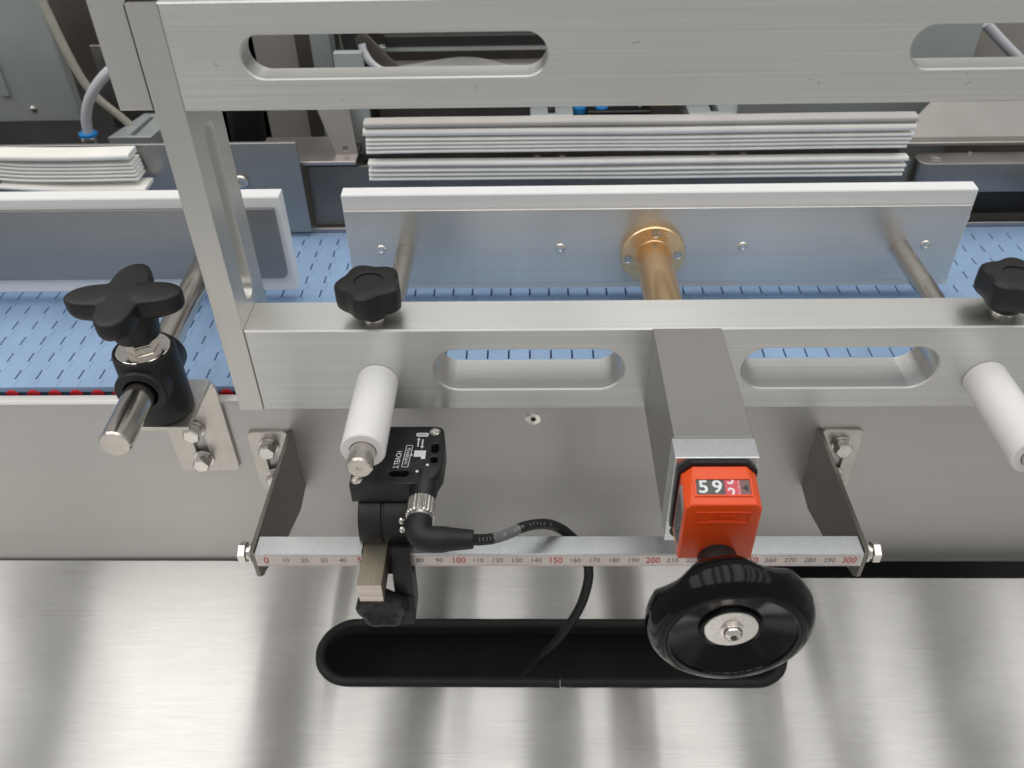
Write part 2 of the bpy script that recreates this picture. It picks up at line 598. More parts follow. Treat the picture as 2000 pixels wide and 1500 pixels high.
FRONT = lambda x, y, z: basis((x, y, z), (1, 0, 0), (0, 0, 1), (0, -1, 0))     # local x right, y up, z towards the viewer
TOP = lambda x, y, z: basis((x, y, z), (1, 0, 0), (0, 1, 0), (0, 0, 1))
SIDE = lambda x, y, z: basis((x, y, z), (0, 1, 0), (0, 0, 1), (1, 0, 0))       # local x along +Y, y up, z towards +X

def hex_bolt(parent, base, axis, af=10, hh=4.2, washer=6.6, spring=True, rot=0.3):
    """hexagon bolt with washers, a part of its parent"""
    base = Vector(base); a = Vector(axis).normalized()
    h0 = 1.3
    r = af/2/math.cos(PI/6)
    b = lathe(base, a, [(washer-0.2, 0), (washer, 0.2), (washer, h0-0.2), (washer-0.2, h0)], 28)
    if spring:
        add_lathe(b, base + a*(h0+0.15), a, [(washer-1.6, 0), (washer-1.4, 0.2), (washer-1.4, 1.5), (washer-1.6, 1.7)], 28)
    add_lathe(b, base + a*(h0+(2.0 if spring else 0.1)), a, [(r-0.2, 0), (r, 0.2), (r, hh-0.7), (r-0.9, hh), (0, hh)], 6, phase=rot)
    return obj('bolt', b, 'steel_bolt', parent)

# ------------------------------------------------------------------ setting: lower cover sheet with its long cable slot
GX0, GX1, GY0, GY1 = 9.0, 288.0, 2.0, 39.0
sheet_out = [(-420, -420), (620, -420), (620, 77.2), (250, 77.6), (249.5, 91.0), (-420, 93.2)]
cover = obj('machine_cover', plate([sheet_out, slot(GX0, GX1, GY0, GY1)], 3, 0.3, TOP(0, 0, -121)), 'steel_sheet',
            kind='structure', org=(100, 0, -121))
cover['label'] = 'brushed stainless steel cover sheet at the foot of the machine'
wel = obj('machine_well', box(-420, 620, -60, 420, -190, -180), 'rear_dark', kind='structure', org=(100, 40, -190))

# edge trim round the slot: a channel profile swept along the outline, open at a butt joint
def trim_bm():
    bm = bmesh.new()
    path = slot(GX0, GX1, GY0, GY1, 18)
    n = len(path)
    dense = []
    for i in range(n):
        a, b2 = Vector(path[i]), Vector(path[(i+1) % n])
        k = max(1, int((b2-a).length/6))
        for j in range(k):
            dense.append(a.lerp(b2, j/k))
    # start the loop at the butt joint on the near edge
    j0 = min(range(len(dense)), key=lambda i: abs(dense[i].x-154) + (100 if dense[i].y > 20 else 0))
    dense = dense[j0:] + dense[:j0]
    prof = [(-1.0, -6.0), (-1.0, 1.0), (0.2, 2.6), (2.2, 3.2), (4.2, 2.6), (5.2, 1.2), (5.4, 0.1), (5.4, -6.0)]
    rings = []
    dense.append(dense[0].lerp(dense[-1], 0.12))
    m = len(dense)
    for i in range(m):
        t = (dense[min(i+1, m-1)] - dense[max(i-1, 0)]).normalized()
        nrm = Vector((t.y, -t.x))
        wob = 0.15*math.sin(i*0.9)
        jt = 0.45 if i == 0 else (-0.35 if i == m-1 else 0)
        rings.append([bm.verts.new((dense[i].x + nrm.x*(u+wob*0.4), dense[i].y + nrm.y*(u+wob*0.4) + jt, -118 + w + 0.02 + wob*0.3)) for u, w in prof])
    for A, B in zip(rings[:-1], rings[1:]):
        for k in range(len(prof)-1):
            bm.faces.new((A[k], A[k+1], B[k+1], B[k]))
    bm.faces.new(rings[0]); bm.faces.new(list(reversed(rings[-1])))
    return bm
obj('edge_trim', trim_bm(), 'black_trim', None, 'black rubber edge trim round the long cable slot in the steel cover', 'edge trim', org=(148, 20, -118), ang=60)

# ------------------------------------------------------------------ conveyor: side panel, belt, pins
sp = thing('side_panel', 'satin stainless side panel along the blue conveyor belt', 'panel', (120, 98, -120))
sb = bmesh.new()
top_p = [(94, 20.0), (94.4, 21.6), (95.6, 22.7), (97, 23.0), (101.0, 23.0), (101.0, 21.0), (97, 20.8), (96.2, 19.8)]
strt_o = [(94, -97), (94, -160)]
strt_i = [(96.2, -97), (96.2, -160)]
prof_l = list(reversed(strt_o)) + top_p + strt_i
prof_r = [(y, max(z, -121)) for y, z in prof_l]
secs = [[sb.verts.new((x, y, z)) for y, z in pf] for x, pf in ((-420, prof_l), (251, prof_l), (252, prof_r), (620, prof_r))]
for va, vb in zip(secs[:-1], secs[1:]):
    for i in range(len(va)):
        j = (i+1) % len(va)
        sb.faces.new((va[i], va[j], vb[j], vb[i]))
sb.faces.new(secs[0]); sb.faces.new(list(reversed(secs[-1])))
obj('panel_sheet', sb, 'steel_panel', sp)
cs = lathe((139, 94, 9), (0, -1, 0), [(0, -0.6), (1.5, -0.6), (1.6, 0.25), (4.3, 0.35), (4.7, 0.1), (4.7, -0.2)], 36)
cs_o = obj('countersunk_screw', cs, 'chrome_bright', sp)
obj('hex_socket', lathe((139, 93.72, 9), (0, -1, 0), [(1.75, 0), (1.75, 0.1)], 6), 'ink_black', cs_o)

belt = thing('conveyor_belt', 'light blue modular plastic conveyor belt', 'conveyor belt', (120, 190, 24))
PITCH = 12.9
ROWS = [116.2 + 17.35*k for k in range(-1, 10)]
BY0, BY1 = 104.0, 286.0
def link_bm():
    """one belt module: a plank across the belt whose two edges step in and out"""
    def edge(side):
        pts = []
        g = 0.5 if side > 0 else -0.5
        s = 0.035 if side > 0 else -0.035
        y = BY0
        for yc in ROWS:
            a, b2 = yc-4.4, yc+4.4
            if b2 < BY0 or a > BY1:
                continue
            a = max(a, BY0); b2 = min(b2, BY1)
            if a > y:
                pts += [(2.5 - s, y), (2.5 - s, a)]
            pts += [(0 - g, a), (0 - g, b2)]
            y = b2
        if y < BY1:
            pts += [(2.5 - s, y), (2.5 - s, BY1)]
        return pts
    L_ = [(x - PITCH/2, y) for x, y in edge(-1)]
    R_e = [(x + PITCH/2, y) for x, y in edge(1)]
    out = R_e + list(reversed(L_))
    return plate([out], 4.0, 0.18, TOP(0, 0, 23), 0)
lb = link_bm()
finish(lb)
for v in lb.verts:
    v.co = v.co*MM
lme = bpy.data.meshes.new('belt_link')
lb.to_mesh(lme); lb.free()
lme.materials.append(M['belt'])
k0 = -21
for k in range(k0, 40):
    o = bpy.data.objects.new('belt_link', lme)
    COL.objects.link(o)
    o.parent = belt
    o.location = (Vector((-159.6 + PITCH*(k+13) - PITCH/2, 0, random.uniform(-0.05, 0.05))) - ORG[belt])*MM
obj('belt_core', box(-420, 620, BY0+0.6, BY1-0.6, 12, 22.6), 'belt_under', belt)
pin = cyl((0, BY0+0.5, 21.0), (0, -1, 0), 4.0, 1.6, 0.3, 20)
pr = obj('hinge_pin', pin, 'red', belt)
base_loc = pr.location.copy()
first = True
for k in list(range(-6, 11)):
    x = -159.0 + PITCH*k
    o = pr if first else pr.copy()
    if not first:
        COL.objects.link(o)
        o.parent = belt
    o.location = base_loc + Vector((x*MM, 0, 0))
    first = False

# ------------------------------------------------------------------ aluminium frame carrying the right guide
fr = thing('slotted_frame', 'brushed aluminium frame of slotted beams joined by a slotted upright', 'frame', (160, 75, 46))
ub = plate([rect(-5.6, 640, 210.4, 253.6), slot(22.8, 145.2, 223.6, 240.8), slot(287.8, 410, 224.2, 241.2)], 13, 0.6, FRONT(0, 73, 0), 0)
obj('upper_beam', ub, 'alu_x', fr)
lbm = plate([rect(-5.45, 640, 46.4, 98.2), slot(87.9, 185.4, 59.9, 85.5), slot(245.4, 344.2, 59.9, 85.5)], 26, 0.75, FRONT(0, 86, 0), 0)
obj('lower_beam', lbm, 'alu_x', fr)
upr = plate([rect(60.2, 103, 46.2, 253.2), slot(75.5, 87.5, 104.5, 198)], 12.6, 0.4, SIDE(-18.2, 0, 0))
obj('upright', upr, 'alu_z', fr)
obj('end_block', plate([[(-34.2, 209.8), (-19.0, 209.8), (-19.0, 253.6), (-5.8, 254.4), (-5.8, 330), (-34.2, 330)]], 40, 0.4, FRONT(0, 103.5, 0)), 'alu_z', fr)
obj('joint_gap', box(-19.0, -18.1, 61.0, 100, 211, 252.6), 'ink_black', fr)
obj('arm', box(197.9, 231.6, -18.8, 60.1, 46.8, 98.3, 0.35), 'alu_y', fr)
ep = plate([rect(197.2, 231.6, 46.6, 98.0)], 12, 0.4, FRONT(0, -19.0, 0))
epo = obj('end_plate', ep, 'alu_matt', fr)
ss = lathe((203.4, -31, 53.2), (0, -1, 0), [(4.4, 0.02), (4.4, 0.12)], 30)
ssr = obj('counterbore', ss, 'ink_black', epo)
obj('socket_screw', lathe((203.9, -31.1, 53.4), (0, -1, 0), [(1.5, -0.5), (1.6, 0.5), (3.0, 0.6), (3.3, 0.3), (3.3, 0)], 28), 'chrome_bright', epo)
nk = bmesh.new()
for x, z, a, L_ in ((254.5, 219.0, 60, 1.2), (314.0, 218.2, 32, 2.2), (312.5, 222.0, 70, 0.8), (250.5, 220.6, 20, 0.7), (116, 219, 75, 1.5), (12, 229.5, -50, 2.4), (180, 236, 8, 3.0), (61, 214.5, 85, 1.0)):
    t = math.radians(a)
    b_ = box(-L_/2, L_/2, -0.02, 0.0, -0.11, 0.11)
    b_.transform(Matrix.Translation((x, 59.99, z)) @ Matrix.Rotation(-t, 4, 'Y'))
    nk = join(nk, b_)
obj('nicks', nk, 'ink_grey', fr, kind='stuff')

# ------------------------------------------------------------------ right product guide
rg = thing('product_guide', 'long brushed metal guide plate with white plastic strip and bronze flange', 'guide', (213, 192, 36))
obj('face_plate', box(22.5, 405.5, 190, 193.2, 42.5, 95.3, 0.3), 'steel_guide', rg)
wp = [(193.4, 36.5), (193.4, 103.6), (194.0, 104.3), (202.6, 104.8), (203.4, 104.0), (203.4, 36.5)]
def prism_x(prof, x0, x1, cham=0.0):
    bm = bmesh.new()
    a = [bm.verts.new((x0, y, z)) for y, z in prof]
    b2 = [bm.verts.new((x1, y, z)) for y, z in prof]
    n = len(prof)
    for i in range(n):
        j = (i+1) % n
        bm.faces.new((a[i], a[j], b2[j], b2[i]))
    bm.faces.new(a); bm.faces.new(list(reversed(b2)))
    if cham:
        es = [e for e in bm.edges if abs(e.verts[0].co.x - e.verts[1].co.x) < 1e-5]
        bmesh.ops.bevel(bm, geom=es, offset=cham, segments=2, affect='EDGES', profile=0.5)
    return bm
obj('white_strip', prism_x(wp, 21.6, 408, 0.5), 'white_poly', rg)
for x in (43.2, 156.6, 271.2, 384.8):
    s = lathe((x, 190, 68.2), (0, -1, 0), [(3.2, 0.02), (3.2, 0.25), (2.7, 1.0), (1.6, 1.5), (1.4, 0.9), (0, 0.9)], 24)
    obj('button_screw', s, 'chrome_bright', rg)
s = lathe((406.5, 196, 84), (1, 0, 0), [(2.6, 0), (2.6, 1.5), (1.6, 2.6), (0, 2.8)], 20)
obj('end_screw', s, 'chrome_bright', rg)

fl = thing('flanged_bushing', 'bronze flanged bushing screwed to the right metal guide plate', 'bushing', (214.6, 188, 66))
obj('flange', lathe((214.6, 189.95, 65.2), (0, -1, 0), [(20.2, 0), (20.2, 5.0), (19.6, 5.8), (11.4, 5.9)], 72), 'brass', fl)
obj('sleeve', lathe((214.6, 184.2, 65.2), (0, -1, 0), [(11.6, 0), (11.0, 0.6), (11.0, 90), (10.4, 97.9)], 56), 'brass', fl)
for a in (88, 188, 2, 272):
    t = math.radians(a)
    p = (214.6 + 15.7*math.cos(t), 184.05, 65.2 + 15.7*math.sin(t))
    c = lathe(p, (0, -1, 0), [(2.9, 0.03), (2.9, 0.2), (2.3, 0.35), (2.1, 0.12), (0, 0.12)], 24)
    h = obj('flange_screw', c, 'chrome', fl)
obj('grub_screw', lathe((212.5, 93.5, 75.9), (0, -0.05, 1), [(2.9, -0.6), (2.9, 0.35), (2.5, 0.5), (1.4, 0.5), (1.3, 0.0), (0, 0)], 24), 'chrome', fl)

# guide rods with white stop sleeves
for x, tip, lab, yend in ((58.3, -4.5, 'ground steel guide rod with white plastic stop sleeve, left of the orange indicator', 7.0),
                    (369.5, -30, 'ground steel guide rod with white plastic stop sleeve, at the right edge', 2.0)):
    g = thing('guide_rod', lab, 'rod', (x, 90, 66), 'guide rods through the lower beam')
    obj('shaft', lathe((x, 189.9, 66), (0, -1, 0), [(6.0, 0), (6.0, 103.7)], 40), 'chrome', g)
    obj('stop_sleeve', lathe((x, 59.9, 66), (0, -1, 0), [(10.2, 0), (10.7, 0.5), (10.7, 59.9-yend-0.6), (10.1, 59.9-yend), (6.5, 59.9-yend), (6.5, 51)], 56), 'white_pom', g)
    obj('shaft_tip', lathe((x, yend+6, 66), (0, -1, 0), [(6.2, 0), (6.2, yend-tip+5.0), (5.4, yend-tip+6.0), (1.4, yend-tip+6.0), (1.0, yend-tip+5.6), (0, yend-tip+5.5)], 40), 'chrome', g)

# ------------------------------------------------------------------ lobe knobs on the lower beam
def lobe_mod(n, dep, ph, sharp=1.0, h0=-1e9):
    def f(t, r, h):
        if h < h0:
            return r
        c = 0.5 - 0.5*math.cos(n*(t-ph))
        return r*(1 - dep*c**sharp)
    return f
def lobe_knob(x, y, lab, ph):
    k = thing('lobe_knob', lab, 'knob', (x, y, 98.2), 'black lobe knobs on the lower beam')
    H = [(6.0, 8.6), (15.4, 8.9), (16.6, 10.2), (17.0, 13.0), (17.0, 20.0), (16.6, 21.6), (15.4, 22.6), (13.5, 22.9), (7.4, 23.0), (7.0, 22.7), (6.8, 21.9), (0, 21.9)]
    obj('grip', lathe((x, y, 98.2), (0, 0, 1), H, 100, lambda t, r, h: r*(1 - 0.17*(0.5-0.5*math.cos(5*(t-ph)))*min(1, max(0, (r-8)/4)))), 'black_matt', k)
    obj('stem', lathe((x, y, 98.2), (0, 0, 1), [(4.0, 2.6), (7.2, 2.8), (7.6, 3.6), (7.9, 8.8)], 40), 'black_matt', k)
    obj('washer', lathe((x, y, 98.2), (0, 0, 1), [(5.0, 0.02), (5.2, 0.3), (5.2, 2.4), (5.0, 2.6)], 36), 'chrome_bright', k)
    return k
lobe_knob(58.5, 70.5, 'black five-lobe knob on the lower beam near the upright', math.radians(-97))
lobe_knob(373.0, 72.0, 'black five-lobe knob on the lower beam cut by the right edge', math.radians(-70))

# ------------------------------------------------------------------ left product guide and its clamp
lg = thing('product_guide', 'long dark steel guide plate in a white plastic frame, left of the upright', 'guide', (-200, 192, 36))
lp = plate([[(-420, 47.2), (-24.0, 47.2), (-21.6, 48.2), (-20.5, 50.6), (-20.5, 97.2), (-420, 97.2)]], 2.4, 0.25, FRONT(0, 192.6, 0))
obj('face_plate', lp, 'steel_dark', lg)
obj('white_strip', prism_x([(192.7, 37), (192.7, 103.4), (193.3, 104.2), (202.5, 104.6), (203.2, 104.0), (203.2, 37)], -420, -16.6, 0.5), 'white_poly', lg)

rd = thing('guide_rod', 'bare ground steel rod through the black clamp', 'rod', (-64, 90, 66), 'guide rods')
del rd['group']
rdir = (Vector((-62.2, 12.2, 66)) - Vector((-66.8, 190, 66))).normalized()
rl = (Vector((-62.2, 12.2, 66)) - Vector((-66.8, 190, 66))).length
obj('shaft', lathe((-66.8, 190, 66), rdir, [(7.75, 0), (7.75, rl-1.0), (7.0, rl)], 48), 'chrome', rd)

br = thing('clamp_bracket', 'bent stainless bracket with two bolts carrying the black clamp', 'bracket', (-62, 92, -30))
# vertical flange with slot, horizontal ledge
vf = plate([rect(-79.5, -43.0, -30.5, 38, 4), slot(-66.5, -58.5, -26, 12)], 2.6, 0.25, FRONT(0, 93.95, 0))
obj('flange_plate', vf, 'steel_bracket', br)
lpn = bmesh.new()
add_box(lpn, -82.0, -45.4, 52.8, 93.9, 38.1, 40.6, 0.3)
obj('ledge', lpn, 'steel_bracket', br)
hex_bolt(br, (-62.6, 91.2, 5.0), (0, -1, 0), 9.6, 4.6, 6.2)
hex_bolt(br, (-62.6, 91.2, -19.0), (0, -1, 0), 9.6, 4.6, 6.2, rot=0.1)

cl = thing('rod_clamp', 'black cylindrical rod clamp with four-arm knob on the bent bracket', 'clamp', (-63.5, 69, 40.7))
cx, cy = -63.5, 68.5
obj('body', lathe((cx, cy, 40.7), (0, 0, 1), [(14.5, 0), (15.9, 0.8), (16.2, 2), (16.0, 39.5), (15.5, 41.0), (14.9, 41.4), (14.2, 41.0), (14.1, 40.2), (0, 40.2)], 64), 'black_matt', cl)
cdir = rdir
c0 = Vector((cx+0.2, cy, 66))
obj('collar', lathe(c0 + cdir*8, cdir, [(13.6, 0), (13.4, 9.5), (12.6, 10.6), (9.0, 10.8), (8.6, 10.2), (8.6, 4)], 56), 'black_matt', cl)
obj('collar', lathe(c0 - cdir*8, -cdir, [(13.6, 0), (13.4, 9.5), (12.6, 10.6), (8.6, 10.8)], 56), 'black_matt', cl)
obj('washer', lathe((cx, cy, 81.0), (0, 0, 1), [(13.6, 0), (13.8, 0.2), (13.8, 0.9), (13.5, 1.1), (0, 1.1)], 56), 'chrome_bright', cl)
obj('nut', lathe((cx, cy, 82.2), (0, 0, 1), [(7.6, 0), (8.2, 0.5), (8.2, 5.2), (7.6, 5.8), (5.0, 5.8)], 6, phase=0.5), 'chrome_bright', cl)
obj('stud', cyl((cx, cy, 87), (0, 0, 1), 6.4, 6, 0.3, 32), 'chrome', cl)
kb = obj('knob_hub', lathe((cx, cy, 90.0), (0, 0, 1), [(10.0, 0), (11.2, 0.8), (12.0, 8), (12.5, 17)], 56), 'black_matt', cl)
def star(t, r, h):
    if r < 8:
        return r
    c = 0.5 + 0.5*math.cos(4*(t - math.radians(4)))
    k = 0.50 + 0.50*(c**0.9)
    return max(7.8, r*k)
obj('knob_star', lathe((cx-1.0, cy+1.0, 104.0), (0, 0, 1), [(9.0, -2.5), (24, 0.2), (27.6, 1.6), (28.8, 3.6), (29.0, 6.0), (29.0, 9.6), (28.6, 10.7), (27.8, 11.2), (24, 11.5), (16, 11.9), (8.5, 12.3), (0, 12.4)], 112, star), 'black_matt', cl, ang=50)

# ------------------------------------------------------------------ sensor rail with scale
sr = thing('sensor_rail', 'aluminium rail with red and black millimetre scale between two brackets', 'rail', (150, 6, -10))
obj('bar', box(-5.6, 306.8, 0, 12, -10, 0, 0.35), 'alu_matt', sr)
tp = obj('scale_tape', box(-4.8, 305.5, -0.22, -0.02, -9.3, -0.8), 'tape', sr)
marks = bmesh.new()
for i in range(0, 303):
    L_ = 1.9 if i % 10 == 0 else (1.5 if i % 5 == 0 else 1.0)
    add_box(marks, i-0.10, i+0.10, -0.26, -0.23, -9.2, -9.2+L_)
    add_box(marks, i-0.10, i+0.10, -0.26, -0.23, -0.9-L_*0.6, -0.9)
obj('scale_marks', marks, 'ink_grey', tp)
nb, nr = [], []
for v in range(0, 301, 10):
    if v % 50 == 0:
        nr.append(text(str(v), 6.2, 0.80 if v else 0.95, FRONT(v, -0.25, -4.9), 0.04))
    else:
        nb.append(text(str(v), 4.7, 0.86, FRONT(v, -0.25, -4.9), 0.04))
obj('scale_numbers', join(*nb), 'ink_grey', tp)
obj('scale_numbers', join(*nr), 'ink_red', tp)
hex_bolt(sr, (-8.2, 5.5, -5), (-1, 0, 0), 9.5, 4.2, 5.2, True, 0.5)
hex_bolt(sr, (309.4, 5.5, -5), (1, 0, 0), 9.5, 4.2, 5.2, True, 0.5)

def rail_bracket(sgn, xw, lab):
    b = thing('rail_bracket', lab, 'bracket', (xw, 80, -48), 'stainless brackets at the rail ends')
    pw = [(93.9, 1.5), (93.9, -48), (77, -50.5), (46, -41.5), (8, -23.5), (4, -22.5), (0.6, -19), (0.6, 1.5)]
    x0 = xw if sgn > 0 else xw - 2.3
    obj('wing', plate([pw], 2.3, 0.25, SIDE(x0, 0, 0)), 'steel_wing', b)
    fx0, fx1 = (xw+2.2, xw+27) if sgn > 0 else (xw-27, xw-2.2)
    xc = (fx0+fx1)/2 + (0.5 if sgn > 0 else -0.5)
    obj('flange_plate', plate([rect(fx0, fx1, -48, 1.4, 3.5), slot(xc-4, xc+4, -38, -3)], 2.4, 0.25, FRONT(0, 93.95, 0)), 'steel_bracket', b)
    hex_bolt(b, (xc, 91.4, -9.0), (0, -1, 0), 9.6, 4.4, 6.0, rot=0.2)
    hex_bolt(b, (xc, 91.4, -34.0), (0, -1, 0), 9.6, 4.4, 6.0, rot=0.6)
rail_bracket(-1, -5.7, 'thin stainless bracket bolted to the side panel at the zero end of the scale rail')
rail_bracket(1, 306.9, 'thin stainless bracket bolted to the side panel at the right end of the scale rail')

# ------------------------------------------------------------------ sensor clamp on the rail
sc = thing('sensor_clamp', 'round black split clamp with square bar and knob on the scale rail', 'clamp', (63, 5, -30))
def half_ring(x0, x1):
    n = 48
    pts = [(19 + 17.0*math.cos(2*PI*i/n), 9.8 + 17.0*math.sin(2*PI*i/n)) for i in range(n)]
    return plate([pts], x1-x0, 0.8, SIDE(x0, 0, 0), 2)
obj('body', half_ring(49.8, 61.6), 'black_matt', sc)
obj('body', half_ring(62.6, 76.4), 'black_matt', sc)
obj('slit', lathe((61.5, 19, 9.8), (1, 0, 0), [(15.6, 0), (15.6, 1.2)], 40), 'ink_black', sc)
obj('jaw', plate([[(-2.8, 4), (-2.8, -12.5), (14.6, -12.5), (14.6, 4)], rect(-0.3, 12.3, -10.3, 0.3)], 24.4, 0.6, SIDE(50.8, 0, 0), 2), 'black_matt', sc)
obj('tongue', plate([[(-2.9, 8), (-6.5, 2), (-9.5, -8), (-10.5, -18), (-8.5, -24), (-14, -29), (-15, -39), (4, -39), (6, -13), (-2.9, -12)]], 9.4, 0.8, SIDE(66.6, 0, 0), 2), 'black_matt', sc)
for (yy, zz) in ((4.4, 20.4), (2.8, 15.6)):
    obj('clamp_screw', lathe((72.6, yy, zz), (0.5, -0.75, 0.45), [(1.7, -0.6), (1.7, 0.2), (1.0, 0.7), (0, 0.5)], 18), 'chrome_bright', sc)
obj('square_bar', box(52.2, 64.4, -24.6, 4, -6.2, 6.2, 0.3), 'bar_brown', sc)
obj('bar_end', box(52.4, 64.2, -25.0, -24.55, -6.0, 6.0, 0.1), 'bar_end', sc)
kd = Vector((0.0, -1.0, -0.06))
def wing(t, r, h):
    c = 0.5 + 0.5*math.cos(5*(t - 0.35))
    return r*(0.84 + 0.16*c) if r > 9 else r
obj('knob', lathe((60.0, -9.5, -26.0), kd, [(6, -2), (12.4, 0), (13.6, 1.5), (13.8, 7.0), (12.8, 8.6), (10.4, 9.0), (9.2, 8.3), (7.0, 6.8), (4, 5.6), (0, 5.2)], 100, wing), 'black_matt', sc, ang=40)

# ------------------------------------------------------------------ optical sensor
se = thing('sensor', 'flat black sensor with white printing under the white stop sleeve', 'sensor', (68, 30, 27))
outl = [(47.4, 11.0), (76.8, 11.0), (84.5, 11.8), (90.0, 17.0), (92.6, 24.0), (93.0, 40), (91.8, 50), (90.2, 52.6), (87.5, 53.6), (50, 53.6), (47.4, 51)]
bodyb = plate([outl, slot(66.2, 76.4, 16.4, 20.4), slot(86.2, 90.0, 33.4, 40.2), slot(86.4, 90.0, 26.0, 30.4)], 13, 0.6, TOP(0, 0, 27), 2)
so = obj('case', bodyb, 'black_case', se)
obj('case_base', plate([[(48.4, 12), (88, 13), (91, 40), (89, 52.4), (49, 52.4)]], 6, 0.2, TOP(0, 0, 27.4)), 'rear_dark', se)
obj('back_plate', box(49.5, 80.0, 14, 50, 25.4, 26.9, 0.2), 'steel_bolt', se)
rb = bmesh.new()
tri = [(77.2, 11.6, 40.0), (90.6, 19.0, 40.0), (91.8, 25.0, 40.0), (77.2, 11.2, 39.0)]
obj('connector_port', lathe((83.6, 22, 33.4), (0.02, -1, 0), [(7.0, 0), (7.0, 11.6), (6.4, 13.0), (6.2, 17.2)], 40), 'black_case', se)
for x, y in ((87.0, 49.0), (50.9, 13.8)):
    obj('case_screw', lathe((x, y, 39.95), (0, 0, 1), [(2.9, 0), (2.9, 0.35), (2.2, 1.1), (1.0, 1.4), (0.8, 0.9), (0, 0.9)], 28), 'chrome_bright', se)
UPT = lambda x, y: basis((x, y, 40.05), (0.06, 0.998, 0), (-0.998, 0.06, 0), (0, 0, 1))
pr_ = [text('2.TEACH', 3.9, 0.82, UPT(69.8, 28.2), 0.06),
       text('1s<PUSH<5s', 2.5, 0.92, UPT(74.3, 30.6), 0.06)]
def ring_rect(x0, x1, y0, y1, w, mat4):
    return plate([rect(x0, x1, y0, y1, 0.7, 4), rect(x0+w, x1-w, y0+w, y1-w, 0.4, 4)], 0.06, 0.005, mat4)
pr_.append(ring_rect(-8.0, 8.2, -1.75, 1.75, 0.35, UPT(74.3, 30.6)))
pr_.append(plate([rect(-3.2, 3.2, -1.4, 1.4, 0.9, 4), rect(-2.4, 2.4, -0.25, 0.25)], 0.06, 0.005, TOP(80.6, 46.8, 40.03)))
for dx, s in ((-1.0, 1), (1.2, -1)):
    pr_.append(box(80.0+dx-0.35, 80.0+dx+0.35, 37.6, 43.2, 40.03, 40.09))
    yt = 44.6 if s > 0 else 36.2
    yb = 42.8 if s > 0 else 38.0
    pr_.append(plate([[(80.0+dx-1.0, yb), (80.0+dx+1.0, yb), (80.0+dx, yt)] if s > 0 else [(80.0+dx+1.0, yb), (80.0+dx-1.0, yb), (80.0+dx, yt)]], 0.06, 0.005, TOP(0, 0, 40.03)))
pr_.append(plate([[(77.6, 30.2), (81.4, 30.2), (81.4, 28.6), (83.6, 28.6), (83.6, 34.8), (77.6, 34.8)]], 0.06, 0.005, TOP(0, 0, 40.03)))
pr_.append(plate([[(75.9, 31.6), (76.4, 30.7), (77.0, 31.6), (76.4, 32.5)]], 0.06, 0.005, TOP(0, 0, 40.03)))
obj('printing', join(*pr_), 'ink_white', so)
for x, y in ((80.4, 19.6), (85.2, 24.2)):
    obj('indicator_lamp', lathe((x, y, 39.95), (0, 0, 1), [(0.8, 0), (0.75, 0.3), (0, 0.42)], 16), 'white_pom', se)

# ------------------------------------------------------------------ cable with angled plug
cb = thing('sensor_cable', 'black angled plug and cable running from the sensor down into the slot', 'cable', (90, 0, 20))
knurl = lambda t, r, h: r*(1 + 0.035*math.cos(22*t))
obj('plug_nut', lathe((83.7, 5.4, 33.2), (0.0, -1, -0.03), [(5.8, 0), (7.0, 0.5), (7.1, 9.4), (6.6, 10.0), (5.8, 10.2)], 176, knurl), 'chrome_bright', cb)
obj('plug_collar', lathe((83.7, -4.4, 33.0), (0, -1, -0.1), [(6.4, 0), (6.5, 1.6), (6.0, 2.2)], 36), 'chrome', cb)
el = tube([(83.7, -5.0, 33.0), (83.7, -10.5, 32.2), (85.0, -14.2, 30.6), (89.5, -15.6, 29.8), (96, -15.6, 29.6)], 6.3, 24, True, 8)
obj('plug_elbow', el, 'black_rubber', cb)
obj('strain_relief', lathe((94.5, -15.6, 29.65), (1, 0.02, -0.03), [(6.2, 0), (6.0, 3.5), (5.7, 4.0), (4.6, 15.2), (4.2, 15.6), (2.6, 15.6)], 36), 'black_rubber', cb)
cpts = [(108, -15.4, 29.2), (113, -12.5, 25.6), (119, -8.5, 22.0), (126, -3.0, 19.0), (134.5, 4.0, 16.4), (143.5, 10.5, 11.0), (151.0, 15.6, 3.0), (158, 18.5, -7), (165, 20.0, -20), (169.5, 21.5, -40), (168.5, 21, -58), (164.0, 19.5, -76), (153, 17, -100), (143, 15.5, -116), (130, 14, -136), (112, 13, -160)]
obj('cable', tube(cpts, 2.75, 18), 'black_rubber', cb)
sp_pts = spline(cpts, 12)
# print on the cable jacket, character by character
def on_cable(s, size, t0, step, sx=0.9):
    out = []
    tot = 0; acc = [0]
    for a, b2 in zip(sp_pts[:-1], sp_pts[1:]):
        tot += (b2-a).length; acc.append(tot)
    for i, ch in enumerate(s):
        if ch == ' ':
            continue
        d = t0 + i*step
        j = max(k for k in range(len(acc)) if acc[k] <= d)
        j = min(j, len(sp_pts)-2)
        p = sp_pts[j].lerp(sp_pts[j+1], (d-acc[j])/max(1e-6, acc[j+1]-acc[j]))
        tg = (sp_pts[j+1]-sp_pts[j]).normalized()
        v = Vector((0.0, -0.62, 0.78)); v = (v - tg*v.dot(tg)).normalized()
        y = v.cross(tg)
        out.append(text(ch, size, sx, basis(p + v*2.78, tg, y, v), 0.06, bold=0.0))
    return join(*out)
obj('cable_print', on_cable('23350  M  AWM STYLE 2', 2.3, 4.0, 2.35), 'ink_faint', cb)
